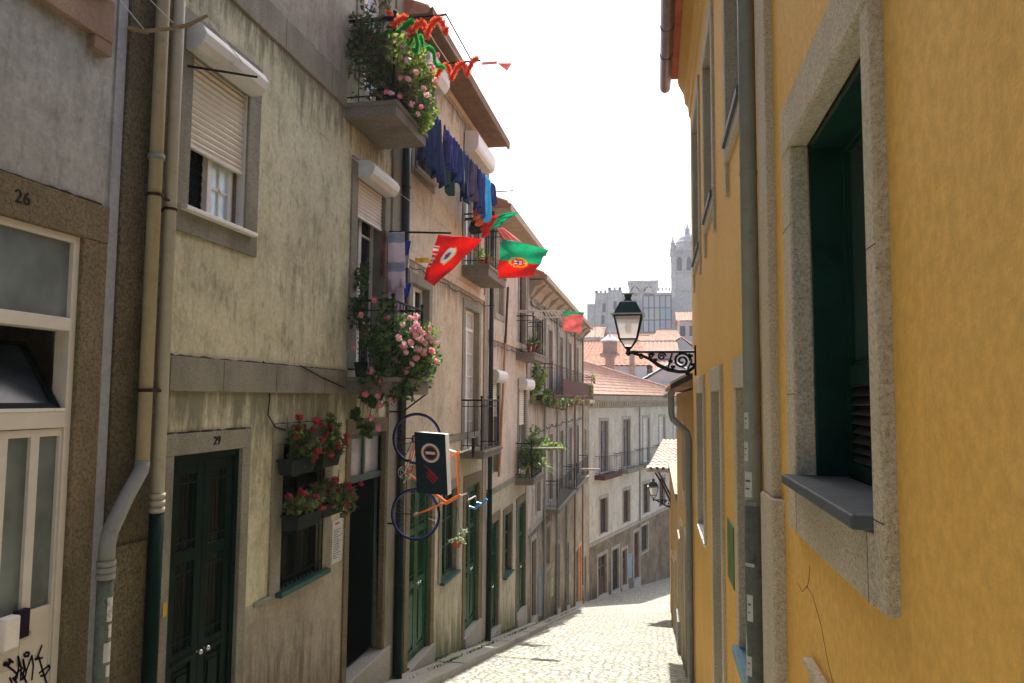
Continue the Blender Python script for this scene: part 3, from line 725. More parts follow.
mb = MB(); mb.box(LF, 5.14, 5.46, -.126, -.12, 1.5, 2.1); mb.build('painted_shade_panel', M['dark'], wo_)  # solid dark panel painted in place of the shaded room behind the lattice
mb = MB()
for k in range(5):
    for j in range(7):
        c = LF(5.18 + k * .06, -.11, 1.54 + j * .085); mb.ring(c, .036, .003, (0, 1, 0), (0, 0, 1), 10, 4)
mb.build('lattice', M['iron'], wo_)
mb = MB(); mb.box(LF, 5.47, 5.53, -.12, -.07, 1.48, 2.05); mb.box(LF, 5.78, 5.83, -.12, -.07, 1.48, 2.05); mb.box(LF, 5.53, 5.78, -.115, -.08, 1.74, 1.765); mb.box(LF, 5.645, 5.665, -.115, -.08, 1.48, 2.05); mb.box(LF, 5.53, 5.78, -.12, -.07, 1.47, 1.52)
mb.build('casement', M['white'], wo_)
mb = MB(); mb.box(LF, 5.53, 5.78, -.10, -.095, 1.5, 2.05); mb.build('pane', M['glassblue'], wo_)
h.band(4.96, 8.2, .03, .30); moss(h, 4.97, 8.15, .302, .014, 2); moss(h, 4.95, 6.14, -.288, .012, 3); moss(h, 6.55, 7.8, -.268, .012, 4); moss(h, 4.95, 7.95, 3.742, .014, 5); h.band(4.94, 8.0, 3.42, 3.74)
mb = MB(); mb.box(LF, 4.37, 4.87, -.01, .03, -3.6, 6.85); lab(mb.build('pilaster', M['stone_dark'], ho, bevel=.01), 'dark mossy granite corner pilaster')
mb = MB(); mb.box(LF, 4.36, 4.88, .02, .06, -3.6, -1.02); mb.build('pilaster_base', M['stone_dark'], ho, bevel=.012)
mb = MB(); mb.box(LF, 9.60, 9.925, -.01, .035, -4.0, 6.85); mb.build('corner_stone', M['stone'], ho, bevel=.006)
h.door(5.06, 6.01, -3.15, -.46, .13, M['stone'], M['green_dark'], rec=.035, top=.165, label='dark green panelled double door number 29')
text_mesh('29', LF, 5.60, .028, -.375, .10, M['iron'], ho, 'house_number', .003)
MB().box(LF, 4.99, 5.035, .026, .029, -1.63, -1.53).build('ochre_sticker', M['ochrenum'], ho)
# geranium window
gw = h.window(6.75, 7.68, -1.88, -.47, .2, M['stone'], M['green_black'], M['glass'], rec=.06, cols=2, rows=3, top=.2, bottom=False, label='dark green barred window behind the geranium boxes')
MB().box(LF, 6.70, 7.80, -.1, .07, -1.935, -1.882).build('sill', M['green_sill'], gw, bevel=.006)
mb = MB()
for k in range(11): x = 6.80 + k * .088; mb.tube([LF(x, .01, -1.87), LF(x, .01, -.5)], .007, 6)
for z in (-1.78, -1.3, -.8): mb.tube([LF(6.78, .012, z), LF(7.71, .012, z)], .008, 6)
mb.build('grille', M['green_black'], gw)
h.band(6.30, 6.59, -1.915, -1.875, M['pipegrey'], .02, 'plinth_ledge')
# open doorway with transom
mb = MB(); mb.box(LF, 8.40, 8.45, -.13, -.05, -3.3, -.46); mb.box(LF, 9.55, 9.6, -.13, -.05, -3.3, -.46); mb.box(LF, 8.45, 9.55, -.13, -.05, -.52, -.46); mb.box(LF, 8.45, 9.55, -.13, -.04, -1.06, -.98); mb.box(LF, 8.97, 9.03, -.13, -.06, -.98, -.52)
do = lab(mb.build('door', paint('slate_blue_paint', (.06, .10, .10), .5), ho, bevel=.004), 'open dark doorway with a pale two-pane fanlight')
h.surround(do, 8.40, 9.55, -3.6, -.46, .13, M['stone_brown'], rec=.10, bottom=False, top=.19)
MB().face([LF(8.45, -.09, -.98), LF(9.55, -.09, -.98), LF(9.55, -.09, -.52), LF(8.45, -.09, -.52)]).build('pane', glassy('fanlight_glass', (.20, .22, .24), .2), do)
mb = MB(); mb.box(LF, 8.46, 8.50, -.75, -.132, -3.3, -1.06); mb.box(LF, 9.48, 9.54, -.75, -.132, -3.3, -1.06); mb.build('leaf', M['green_black'], do)
mb = MB()
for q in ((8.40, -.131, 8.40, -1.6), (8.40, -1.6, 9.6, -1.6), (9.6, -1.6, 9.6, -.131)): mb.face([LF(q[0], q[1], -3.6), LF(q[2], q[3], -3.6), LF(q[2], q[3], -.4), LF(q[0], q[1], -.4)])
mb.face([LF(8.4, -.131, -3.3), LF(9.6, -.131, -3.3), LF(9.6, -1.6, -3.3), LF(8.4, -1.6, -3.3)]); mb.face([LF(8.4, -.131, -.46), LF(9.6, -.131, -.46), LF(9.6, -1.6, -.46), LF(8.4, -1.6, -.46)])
mb.build('hallway', M['dark'], do)  # passage shade is put into the near-black lining
MB().box(LF, 8.25, 9.75, -.3, .07, -4.2, -3.33).build('threshold', M['kerb'], do, bevel=.015)
# balcony doors
bd = h.window(8.42, 9.35, .34, 2.72, .18, M['stone'], M['white'], M['glass'], rec=.14, cols=2, rows=4, bottom=False, top=.2, label='balcony door with half-lowered shutter above the pink flowers')
shutter(bd, LF, 8.44, 9.33, 2.26, 2.72, d=-.03); shutterbox(bd, LF, 8.38, 9.30, 2.68, 2.90, .24)
bd = h.window(8.46, 9.36, 3.9, 6.0, .2, M['stone'], M['white'], M['glassblue'], rec=.14, cols=2, rows=4, bottom=False, label='top balcony door with white frame')
h.balcony(8.0, 9.15, 3.29, 3.46, .64, 'stone balcony slab carrying the topmost flowering bush', nb=1, rail_h=1.05)
h.balcony(8.2, 9.46, .03, .225, .63, 'stone balcony slab under the trailing pink pelargoniums', rail_h=.92, inset=.08)
h.wall([(-4.4, -1.88, M['plinth'], 'lower_wall'), (-1.88, .15, M['cream'], 'wall'), (.15, 3.6, M['cream'], 'wall'), (3.6, 6.9, M['cream_up'], 'wall')])
h.roof(6.95, .5)
# pipes
mb = MB(); r_ = .046
pth = [LF(4.60, .10, 6.9), LF(4.60, .10, -.46), LF(4.59, .10, -.52), LF(4.27, .14, -.88), LF(4.235, .15, -.96), LF(4.235, .15, -3.6)]
mb.tube(pth[:2], r_, 14, 0); mb.tube([pth[1], pth[2], LF(4.43, .12, -.68), pth[3], pth[4], LF(4.235, .15, -1.06)], r_ * 1.08, 14, 1); mb.tube([LF(4.235, .15, -1.06), pth[5]], r_ * 1.05, 14, 2)
for z in (-1.09, -1.13, -1.17, 1.68): 
    x, d_ = (4.235, .15) if z < 0 else (4.60, .10); mb.tube([LF(x, d_, z), LF(x, d_, z + .035)], r_ * 1.25, 14, 1)
pp = mb.build('drainpipe', [M['pipebeige'], M['pipegrey'], M['pipedirty']], ho, smooth=False); lab(pp, 'beige drainpipe with grey elbow, patched with torn stickers')
for p_ in pp.data.polygons: p_.use_smooth = len(p_.vertices) == 4
for z0, z1, a0, a1 in ((-1.43, -1.28, .5, 1.5), (-1.53, -1.45, .8, 1.4), (-1.68, -1.56, .3, 1.5), (-1.77, -1.70, .7, 1.4)):
    n = 5; mb = MB()
    for k in range(n):
        q0, q1 = a0 + (a1 - a0) * k / n, a0 + (a1 - a0) * (k + 1) / n; R_ = r_ * 1.05 + .002
        f = lambda q, z: LF(4.235 - R_ * math.cos(q + .5) * .9, .15 + R_ * math.sin(q + .5), z)
        mb.face([f(q0, z0), f(q1, z0), f(q1, z1), f(q0, z1)])
    mb.build('sticker', M['paper'], pp)
for z in (1.41, .02):
    cm = MB(); cm.tube([LF(4.60, .10, z), LF(4.60, .10, z + .022)], r_ * 1.2, 12); cm.tube([LF(4.60, .10, z + .01), LF(4.80, .12, z + .01)], .011, 6)
    cm.build('pipe_clip', M['clip'], pp)
h.pipe(4.775, -3.6, 6.9, .10, .045, M['pipepale'], split=-.84, mt2=M['pipegreen'], collars=(-.83,), clips=(1.35,), label='pale drainpipe turning dark green near the street')
# cables on the wall
mb = MB(); mb.tube([LF(6.3, .02, .32), LF(6.42, .02, .25), LF(6.44, .02, -.02), LF(6.42, .02, -.18), LF(6.55, .03, -.3), LF(6.75, .03, -.33)], .006, 5)
mb.tube([LF(7.0, .04, .31), LF(7.5, .045, .20), LF(8.1, .045, .10)], .007, 5); mb.build('cable', M['iron'], ho)

# ---- warm beige house
h = House('warm_beige_house', 'warm beige three-storey house with long wooden eave and blue laundry', LF, 9.94, 15.62, 5.52, -5.9)
ho = h.root
h.pipe(9.98, -4.6, 5.4, .09, .058, M['pipeblack'], split=-1.9, mt2=M['pipegreen'], clips=(3, 1, -.8, -2.6), label='dark drainpipe beside the red flag pole')
h.door(10.62, 11.72, -3.98, -1.24, .18, M['stone_brown'], M['green'], rec=.06, top=.22, transom=.0, label='green double door behind the bicycle wheel')
h.window(12.32, 13.28, -3.12, -1.64, .17, M['stone'], M['green'], M['glass'], rec=.06, cols=2, rows=3, sill=M['green_sill'], bottom=False)
h.door(13.95, 15.03, -4.52, -1.73, .18, M['stone_brown'], M['green'], rec=.06, top=.22, label='green double door beyond the hanging flower pot')
h.window(10.55, 11.40, .30, 1.72, .16, M['stone'], M['white'], M['glass'], rec=.10, cols=2, rows=2, label='first-floor window with white casement')
h.window(13.72, 14.85, -.98, 1.74, .17, M['stone'], M['white'], M['curtain'], rec=.10, cols=2, rows=5, bottom=False, transom=.35, label='tall white French door over the small iron balcony')
h.window(10.55, 11.45, 3.50, 5.15, .14, M['stone'], M['brown'], M['glass'], rec=.10, cols=2, rows=2, sill=M['fascia'], label='top-floor window behind the laundry')
q = h.window(13.60, 14.75, 2.52, 4.72, .17, M['stone'], M['white'], M['glassmid'], rec=.10, cols=2, rows=4, bottom=False, label='top-floor balcony door below the end shutter box')
shutterbox(q, LF, 13.45, 14.95, 4.72, 5.12, .30)
q2 = MB(); q2.prof(LF, 10.4, 11.5, [(.02, 5.0), (.2, 5.0), (.28, 5.12), (.28, 5.3), (.2, 5.38), (.02, 5.38)]); q2.build('shutter_box', M['boxwhite'], ho, bevel=.01)
h.band(10.0, 15.58, 2.05, 2.18, M['h4wall'], .025); h.band(10.35, 15.28, -.80, -.68, M['stone'], .02); moss(h, 10.4, 15.2, -.678, .01, 6); moss(h, 10.4, 15.2, 2.182, .01, 7)
mb = MB(); mb.box(LF, 15.30, 15.60, -.01, .03, -5.6, 5.45); mb.build('corner_stone', M['stone_far'], ho, bevel=.006)
mb = MB(); mb.box(LF, 9.95, 10.32, -.01, .028, -4.4, 5.45); mb.build('corner_stone', M['stone'], ho, bevel=.006)
h.balcony(13.5, 15.12, -1.14, -1.0, .45, 'narrow iron-railed balcony over the green doors', rail_h=.95)
h.balcony(13.45, 15.1, 2.30, 2.50, .52, 'small balcony with the red and green flags', rail_h=1.0)
h.wall([(-5.9, -1.0, M['h3low'], 'lower_wall'), (-1.0, 5.52, M['h3wall'], 'wall')])
h.roof(5.55, .45, M['tile'], M['wood'])
# ---- pinkish beige house
h = House('pinkish_beige_house', 'pinkish beige house with drainpipe and potted palm balcony', LF, 15.63, 20.9, 4.12, -7.2)
ho = h.root
h.pipe(15.72, -5.6, 4.1, .08, .05, M['pipeblack'], split=-2.0, mt2=M['pipegreen'], clips=(2, 0, -2))
h.door(15.98, 16.98, -5.2, -2.80, .17, M['stone_brown'], M['green'], rec=.06, top=.2, label='green door at the foot of the dark drainpipe')
h.window(17.68, 18.55, -4.28, -2.83, .16, M['stone_brown'], M['green'], M['glass'], rec=.06, cols=2, rows=3, sill=M['green_sill'], bottom=False)
h.door(19.40, 20.58, -5.72, -2.84, .17, M['stone_brown'], M['green'], rec=.06, top=.2, label='green door nearest the leafy balcony')
q = h.window(16.02, 16.9, -1.7, .40, .16, M['stone'], M['white'], M['glass'], rec=.10, cols=2, rows=3, bottom=False); shutterbox(q, LF, 15.95, 16.98, .34, .62, .22); shutter(q, LF, 16.04, 16.88, -.4, .36, d=-.04)
q = h.window(19.5, 20.5, -2.0, .25, .16, M['stone'], M['white'], M['glass'], rec=.10, cols=2, rows=3, bottom=False); shutterbox(q, LF, 19.35, 20.65, .22, .52, .26); shutter(q, LF, 19.52, 20.48, -.7, .24, d=-.04)
h.window(16.5, 17.3, 1.95, 3.05, .14, M['stone_far'], M['white'], M['glass'], rec=.10, cols=2, rows=2)
q = h.window(19.42, 20.4, 1.25, 3.7, .15, M['stone_far'], M['brown'], M['glassmid'], rec=.10, cols=2, rows=4, bottom=False)
h.band(15.7, 20.85, 1.30, 1.48, M['h3wall'], .03); h.band(15.7, 20.85, -2.15, -2.02, M['stone'], .02)
h.balcony(19.05, 20.85, 1.0, 1.18, .50, 'balcony with terracotta pot and faded flag', rail_h=.98)
h.balcony(19.05, 20.85, -2.25, -2.08, .48, 'balcony overflowing with green leaves', rail_h=.9)
mb = MB(); mb.tube([LF(17.62, .06, 2.7), LF(17.35, .06, 1.3)], .03, 8); mb.tube([LF(17.35, .06, 1.3), LF(16.75, .06, -1.8)], .03, 8, 1)
mb.build('cable_pipe', [M['brown'], paint('orange_rod', (.45, .22, .08))], ho)
mb = MB(); mb.box(LF, 20.62, 20.88, -.01, .03, -7, 4.05); mb.build('corner_stone', M['stone_far'], ho)
h.wall([(-7.2, -2.1, M['h3low'], 'lower_wall'), (-2.1, 4.12, M['h4wall'], 'wall')])
h.roof(4.16, .50, M['tile'], M['woodpale'])
# ---- weathered long house
h = House('weathered_long_house', 'long weathered house with rusty balcony and spiky plants', LF, 20.95, 36.8, 3.45, -10.6)
ho = h.root
lv = [(22.3, 23.1), (25.0, 25.9), (28.0, 28.9), (31.0, 31.9), (34.0, 34.9)]
for k, (a, b) in enumerate(lv):
    h.window(a, b, .15, 2.35, .15, M['stone_far'], M['brown'] if k % 2 else M['white'], M['glassmid'], rec=.1, cols=2, rows=4, bottom=False, bev=0)
    h.window(a + .2, b + .2, -3.52, -1.25, .15, M['stone_far'], M['brown'] if k % 2 == 0 else M['white'], M['glass'], rec=.1, cols=2, rows=4, bottom=False, bev=0)
for a, b, z0, z1, c in ((21.7, 22.5, -6.5, -4.2, 'stone_brown'), (24.6, 25.5, -5.6, -4.3, 'g'), (27.2, 28.1, -7.8, -5.4, 'g'), (30.2, 31.1, -8.5, -5.9, 'g'), (33.9, 34.9, -9.35, -6.9, 'bl')):
    if c == 'g' and z1 - z0 < 1.6: h.window(a, b, z0, z1, .15, M['stone_far'], M['green_dark'], M['glass'], rec=.1, cols=2, rows=2, bev=0)
    else: h.door(a, b, z0, z1, .15, M['stone_far'], {'g': M['green_dark'], 'bl': M['sillblue2']}.get(c, M['brown']), rec=.1, bev=0, handle=False, grille=False)
h.door(35.4, 36.3, -9.7, -7.0, .14, M['orangedoor'], M['orangedoor'], rec=.1, bev=0, handle=False, grille=False, label='orange door at the end of the left-hand row')
h.balcony(22.4, 36.7, -.06, .10, .55, 'long rusty balcony with spiky plants', M['rust'], M['rust'], rail_h=.95, step=.45)
mb = MB(); mb.box(LF, 25.0, 36.6, .50, .515, .12, .66); mb.build('balcony_panel', M['rust'], ho)
h.balcony(24.0, 29.4, -3.72, -3.58, .50, 'low iron balcony on the weathered house', rail_h=.9, step=.25)
h.balcony(30.0, 35.2, -3.72, -3.58, .50, 'second low iron balcony on the weathered house', rail_h=.9, step=.25)
h.band(21.0, 36.7, -3.9, -3.76, M['stone_far'], .02, bev=0)
# timber struts under the eave and crown moulding
mb = MB()
for k in range(11):
    a = 21.4 + k * 1.5; mb.prism([LF(a, .02, 3.35), LF(a, .45, 3.38), LF(a, .45, 3.30), LF(a, .02, 2.9)], [LF(a + .12, .02, 3.35), LF(a + .12, .45, 3.38), LF(a + .12, .45, 3.30), LF(a + .12, .02, 2.9)])
mb.prof(LF, 21, 36.75, [(0, 2.95), (.06, 2.98), (.2, 3.22), (.42, 3.34), (.42, 3.42), (0, 3.42)]); mb.build('eave_moulding', M['fascia'], ho)
for t_ in (23.9, 27.0, 29.9, 33.0, 36.6): 
    mb = MB(); mb.tube([LF(t_, .06, -9), LF(t_, .06, 3.2)], .04, 8); mb.build('drainpipe', M['brownpipe'] if t_ > 30 else M['pipegrey'], ho)
# spray tags low on the wall
mb = MB(); mb.face([LF(23.1, .006, -6.7), LF(23.8, .006, -6.9), LF(23.8, .006, -5.4), LF(23.1, .006, -5.3)]); mb.build('blue_paint_patch', M['bluetag'], ho)
text_mesh('B', LF, 26.2, .006, -6.6, .9, paint('green_spray', (.25, .45, .08)), ho, 'graffiti')
h.wall([(-10.6, -3.8, M['h5low'], 'lower_wall'), (-3.8, 3.45, M['h5wall'], 'wall')])
h.roof(3.48, .52, M['tile'], M['woodpale'])
# low linking wall to the far house
h = House('narrow_link_house', 'narrow plain house in the bend between the weathered and the far house', LF, 36.85, 40.85, -.2, -11.5)
h.window(38.0, 38.9, -3.6, -1.6, .15, M['stone_far'], M['brown'], M['glass'], rec=.1, cols=2, rows=3, bottom=False, bev=0)
h.door(38.0, 38.9, -10.4, -8.0, .14, M['stone_far'], M['brown'], rec=.1, bev=0, handle=False, grille=False)
h.wall([(-11.5, -.2, M['h5low'], 'wall')]); h.roof(-.18, .3, M['tile_pale'], M['woodpale'])

# ---- far house across the bend
h = House('far_bend_house', 'cream tiled-roof house closing the view at the bend of the street', FF, 0.02, 24, -.15, -14.2, depth=11)
ho = h.root
for k, (a, b) in enumerate(((2.0, 3.35), (6.2, 7.6), (10.5, 12.0), (14.5, 16.1), (18.6, 20.0))):
    h.window(a, b, -4.25, -1.3, .2, M['stone_far'], M['brown'] if k < 2 else M['white'], M['glassmid'] if k < 2 else M['curtain'], rec=.12, cols=2, rows=4, bottom=False, bev=0, transom=.6)
    h.window(a, b - .1, -7.72, -5.72, .2, M['stone_far'], M['brown'], M['glass'], rec=.12, cols=2, rows=3, bottom=False, bev=0)
    h.balcony(a - .9, b + .9, -4.55, -4.3, .6, None, M['rust'] if k < 1 else M['slab'], rail_h=1.05, step=.3)
for a, b, z0, z1, c in ((1.65, 3.1, -11.15, -8.9, M['brown']), (4.1, 5.3, -11.4, -8.95, M['green_black']), (5.95, 6.9, -11.5, -9.3, M['brown']), (8.35, 9.5, -11.6, -8.6, M['rust']), (17.5, 18.6, -13, -10.3, M['brown'])):
    h.door(a, b, z0, z1, .2, M['stone_far'], c, rec=.12, bev=0, handle=False, grille=False)
h.window(9.95, 11.5, -10.15, -8.45, .15, M['stone_far'], M['green_dark'], M['glass'], rec=.12, cols=2, rows=2, bev=0)
h.band(.1, 23.9, -8.1, -7.92, M['stone_far'], .06, bev=0)
mb = MB(); mb.prof(FF, -.1, 24, [(0, -.55), (.1, -.5), (.12, -.3), (.35, -.1), (.42, .18), (0, .18)])
for k in range(60): mb.box(FF, .2 + k * .4, .36 + k * .4, .0, .26, -.46, -.2)
mb.build('cornice', M['stone_far'], ho)
mb = MB(); mb.face([FF(6.95, .005, -11.2), FF(7.9, .005, -11.3), FF(8.0, .005, -9.8), FF(6.95, .005, -9.7)]); mb.build('blue_paint_patch', M['bluetag'], ho)
mb = MB(); mb.tube([FF(9.6, .06, -8.2), FF(9.6, .06, .1)], .05, 8); mb.build('drainpipe', M['pipegrey'], ho)
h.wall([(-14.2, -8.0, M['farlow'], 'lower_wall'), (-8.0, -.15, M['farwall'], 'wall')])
# tiled roof surfaces seen from above: corrugated rows of tiles
def tiled(mb, p00, p10, p11, p01, pitch=.26, amp=.07, mi=0):
    """p00->p10 runs along the eave, p01->p11 along the ridge"""
    p00, p10, p11, p01 = map(Vector, (p00, p10, p11, p01))
    n = max(3, int((p10 - p00).length / pitch)); sub = 4; nn = n * sub; rows = max(2, int((p01 - p00).length / .45))
    nrm = (p10 - p00).cross(p01 - p00).normalized()
    if nrm.z < 0: nrm = -nrm
    i0 = len(mb.v)
    for r in range(rows * 2):
        f = (r // 2 + (r % 2)) / rows; lift = 0 if r % 2 else .035
        for k in range(nn + 1):
            u_ = k / nn; a = p00.lerp(p10, u_); b = p01.lerp(p11, u_)
            mb.v.append(a.lerp(b, f) + nrm * (amp * abs(math.sin(math.pi * k / sub)) + lift))
    for r in range(rows * 2 - 1):
        for k in range(nn):
            q = i0 + r * (nn + 1) + k; mb.f.append((q, q + 1, q + nn + 2, q + nn + 1)); mb.m.append(mi)
mb = MB(); E0, E1 = FF(-.3, .45, .18), FF(24, .45, .18); R0, R1 = FF(-.3, -5.5, 3.1), FF(11, -5.5, 3.0)
tiled(mb, E0, E1, FF(8, -5.5, 3.0), R0); tiled(mb, FF(24, .45, .18), FF(24, -11.4, .18), FF(8, -5.5, 3.0), FF(8, -5.45, 3.0))
tiled(mb, FF(24, -11.4, .18), FF(-.3, -11.4, .18), R0, FF(8, -5.5, 3.0)); mb.face([E0, R0, FF(-.3, -11.4, .18)])
mb.tube([R0 + Vector((0, 0, .08)), FF(8, -5.5, 3.08)], .13, 8); mb.tube([FF(8, -5.5, 3.08), FF(24, .45, .26)], .13, 8)
mb.build('roof', M['tile_old'], ho, recalc=False)

# ================================================================== RIGHT SIDE
h = House('ochre_house', 'ochre-yellow house with granite window frames filling the right side', RF, -8.0, 10.5, 4.33, -5.0)
ho = h.root
# near window
sw = MB()
fr = RF; a, b, z0, z1 = 1.79, 2.71, -.255, .90
h.hole(a - .06, b + .14, z0 - .18, z1 + .16)
mb = MB()
for q0, q1 in ((a, a + .05), (b - .05, b)): mb.box(fr, q0, q1, -.175, -.14, z0, z1)
mb.box(fr, a + .05, b - .05, -.175, -.14, z1 - .05, z1); mb.box(fr, a + .05, b - .05, -.175, -.14, z0, z0 + .05); mb.box(fr, a + .05, b - .05, -.18, -.135, .05, .12)
for q0, q1 in ((a - .0, a + .02), (b - .02, b + .0)): mb.box(fr, q0, q1, -.33, -.037, z0, z1)
mb.box(fr, a + .02, b - .02, -.33, -.037, z1 - .02, z1)
wo_ = lab(mb.build('window', paint('casing_green', (.008, .036, .026), .4, .3), ho, bevel=.004), 'near window with granite frame, dark green casing and louvres')
mb = MB()
for k in range(11):
    z = z0 + .055 + k * .031; mb.prism([fr(a + .05, -.14, z), fr(a + .05, -.167, z + .026), fr(a + .05, -.173, z + .024), fr(a + .05, -.146, z - .003)], [fr(b - .05, -.14, z), fr(b - .05, -.167, z + .026), fr(b - .05, -.173, z + .024), fr(b - .05, -.146, z - .003)])
mb.build('louvres', paint('louvre_paint', (.055, .058, .05), .4), wo_)
MB().face([fr(a + .04, -.16, .1), fr(b - .04, -.16, .1), fr(b - .04, -.16, z1 - .03), fr(a + .04, -.16, z1 - .03)]).build('pane', glassy('green_black_glass', (.03, .045, .038), .15), wo_)
MB().box(fr, a - .1, b + .1, -.36, -.34, z0, z1).build('painted_shade_panel', M['dark'], wo_)  # dark sheet painted as the shade of the room behind
mb = MB(); mb.box(fr, a - .08, a, -.036, .03, z0 - .20, z1); mb.box(fr, b, b + .165, -.036, .03, z0 - .20, z1); mb.box(fr, a - .08, b + .165, -.036, .034, z1, z1 + .18); mb.box(fr, a, b, -.036, .0345, z0 - .20, z0 - .035)
mb.build('surround', M['stone_light'], wo_, bevel=.008)
mj = MB()
for zj in (.02, .62): mj.box(fr, b + .003, b + .162, .0285, .0306, zj, zj + .0025)
for zj in (-.262, .34): mj.box(fr, a - .077, a - .003, .0285, .0306, zj, zj + .0025)
for q_ in (a + .03, b - .02): mj.box(fr, q_, q_ + .0025, .030, .0351, z0 - .195, z0 - .04)
mj.build('mortar_joints', M['soil'], wo_)
MB().box(fr, a - .0, b + .02, -.136, .075, z0 - .033, z0).build('sill', M['sillblue'], wo_, bevel=.006)
# upper windows
for a, b, z0, z1 in ((4.28, 5.12, 1.77, 3.32), (6.42, 7.40, 1.77, 3.30), (8.42, 9.65, 1.74, 3.45)):
    q = h.window(a, b, z0, z1, .15, M['stone_light'], M['green_dark'], M['glass'], rec=.16, cols=2, rows=3, sill=M['sillblue'], sillp=.015, bottom=True, top=.17)
    for x in (a - .15, b + .03): MB().box(RF, x, x + .12, -.0, .021, z0 - .36, z0 - .15).build('surround_ear', M['stone_light'], q)
# lower openings
h.window(3.95, 4.72, -1.48, .07, .15, M['stone_light'], M['green_dark'], M['glass'], rec=.2, cols=2, rows=3, sill=M['sillblue2'], sillp=.03, bottom=False, top=.19, label='ground-floor window behind the stickered drainpipe')
h.door(5.96, 6.82, -3.1, .07, .13, M['stone_light'], M['green_dark'], rec=.2, top=.2, label='recessed door in pale granite frame')
h.window(8.05, 9.25, -1.48, .07, .15, M['stone_light'], M['green_dark'], M['glass'], rec=.2, cols=2, rows=3, sill=M['marble'], sillp=.0, bottom=False, top=.19)
mb = MB(); mb.box(RF, 3.22, 3.46, -.01, .035, -.40, 4.25); lab(mb.build('pilaster', M['stone_light'], ho, bevel=.008), 'pale granite pilaster strip'); 
mb = MB(); mb.box(RF, 3.14, 3.47, -.01, .05, -3, -.40); mb.build('pilaster_base', M['stone_light'], ho, bevel=.012)
mb = MB(); mb.prof(RF, -8.0, 10.5, [(-.02, 3.95), (.02, 3.99), (.03, 4.12), (.07, 4.18), (.09, 4.32), (.16, 4.46), (.17, 4.53), (-.02, 4.53)]); mb.build('cornice', M['yellow'], ho)
# stone plaque low at the bottom edge
mb = MB(); mb.box(RF, 1.6, 2.62, -.01, .02, -1.5, -.87); mb.box(RF, 1.56, 2.66, -.01, .03, -.87, -.845); lab(mb.build('meter_cover', M['stone_light'], ho, bevel=.006), 'pale stone cover low on the ochre wall')
# hairline cracks
def crack(pts, r=.0008):
    mb = MB(); mb.tube([RF(a_, .0005, z_) for a_, z_ in pts], r, 4); mb.build('crack', M['blacktag'], ho)
crack([(2.88, -.66), (2.80, -.67), (2.72, -.63), (2.62, -.64), (2.50, -.70), (2.42, -.78), (2.34, -.83)]); crack([(2.66, -.55), (2.68, -.60), (2.72, -.64)])
h.pipe(3.72, -3.2, 4.35, .047, .0405, M['pipegrey'], split=-.50, mt2=M['pipedirty'], label='grey drainpipe, dirty green below and covered in sticker scraps', clips=())
pp = [o for o in bpy.data.objects if o.name.startswith('drainpipe')][-1]
for z in (2.05, 1.1, -.50): MB().tube([RF(3.72, .047, z), RF(3.72, .047, z + .02)], .0430, 14).build('collar', M['pipegrey'], pp)
def stick(m_, z0, z1, q0, q1, R_):
    for k in range(4):
        a0, a1 = q0 + (q1 - q0) * k / 4, q0 + (q1 - q0) * (k + 1) / 4
        f = lambda q, z: RF(3.72 - R_ * math.sin(q), .047 + R_ * math.cos(q), z)
        m_.face([f(a0, z0), f(a1, z0), f(a1, z1), f(a0, z1)])
for z0_, z1_, q0, q1 in ((-.14, -.06, .3, 1.0), (-.29, -.20, .2, .9), (-.46, -.34, .2, 1.3), (-.78, -.765, .3, 1.4), (-1.03, -.91, .5, 1.2), (-1.28, -1.19, .3, 1.0), (-1.60, -1.5, .5, 1.1)):
    mb = MB(); stick(mb, z0_, z1_, q0, q1, .0412 if z0_ > -.5 else .0461); s_ = mb.build('sticker', M['paper'], pp, recalc=False)
    mk = MB()
    for k in range(2): stick(mk, z0_ + (z1_ - z0_) * (.3 + .3 * k), z0_ + (z1_ - z0_) * (.36 + .32 * k), q0 + .15, q1 - .3 + .1 * k, .0415 if z0_ > -.5 else .0464)
    mk.build('sticker_print', M['redink'] if z0_ < -1.2 else M['ink'], s_, recalc=False)
# gutter and tiled eave
n = 8
prof = [(.34 + .08 * math.cos(math.pi + math.pi * k / n), 5.03 + .09 * math.sin(math.pi + math.pi * k / n) - .0) for k in range(n + 1)]
prof = [(d_, z_ - .55) for d_, z_ in prof]
mb = MB(); mb.prof(RF, -8.0, 10.58, prof + [(.415, 4.485), (.265, 4.485)])
for k in range(17): mb.prof(RF, -2.5 + k * .75, -2.47 + k * .75, [(d_ + (.006 if d_ > .34 else -.006), z_ - .006) for d_, z_ in prof] + [(.42, 4.48), (.26, 4.48)])
mb.build('gutter', M['gutter'], ho)
mb = MB(); rise = 1.6
mb.prof(RF, -8.0, 10.5, [(.30, 4.55), (.30, 4.60), (-3.5, 6.15), (-7.2, 4.60), (-7.2, 4.54)])
for k in range(92):
    x = -7.9 + k * .2; A = [RF(x + .075 * math.cos(q), .33, 4.57 + .06 * math.sin(q)) for q in [2 * math.pi * j / 8 for j in range(8)]]; B = [RF(x + .075 * math.cos(q), -3.5, 6.13 + .06 * math.sin(q)) for q in [2 * math.pi * j / 8 for j in range(8)]]
    mb.prism(A, B)
mb.build('roof', M['tile_red'], ho)
h.wall([(-5.0, 4.33, M['yellow'], 'wall')])
gp = MB(); gp.box(RF, 5.15, 5.58, .0, .007, -1.25, -.84)
tag(gp.build('notice_plate', M['greenplate'], bevel=.004), 'green metal notice plate on the ochre wall beside the granite-framed door', 'sign')

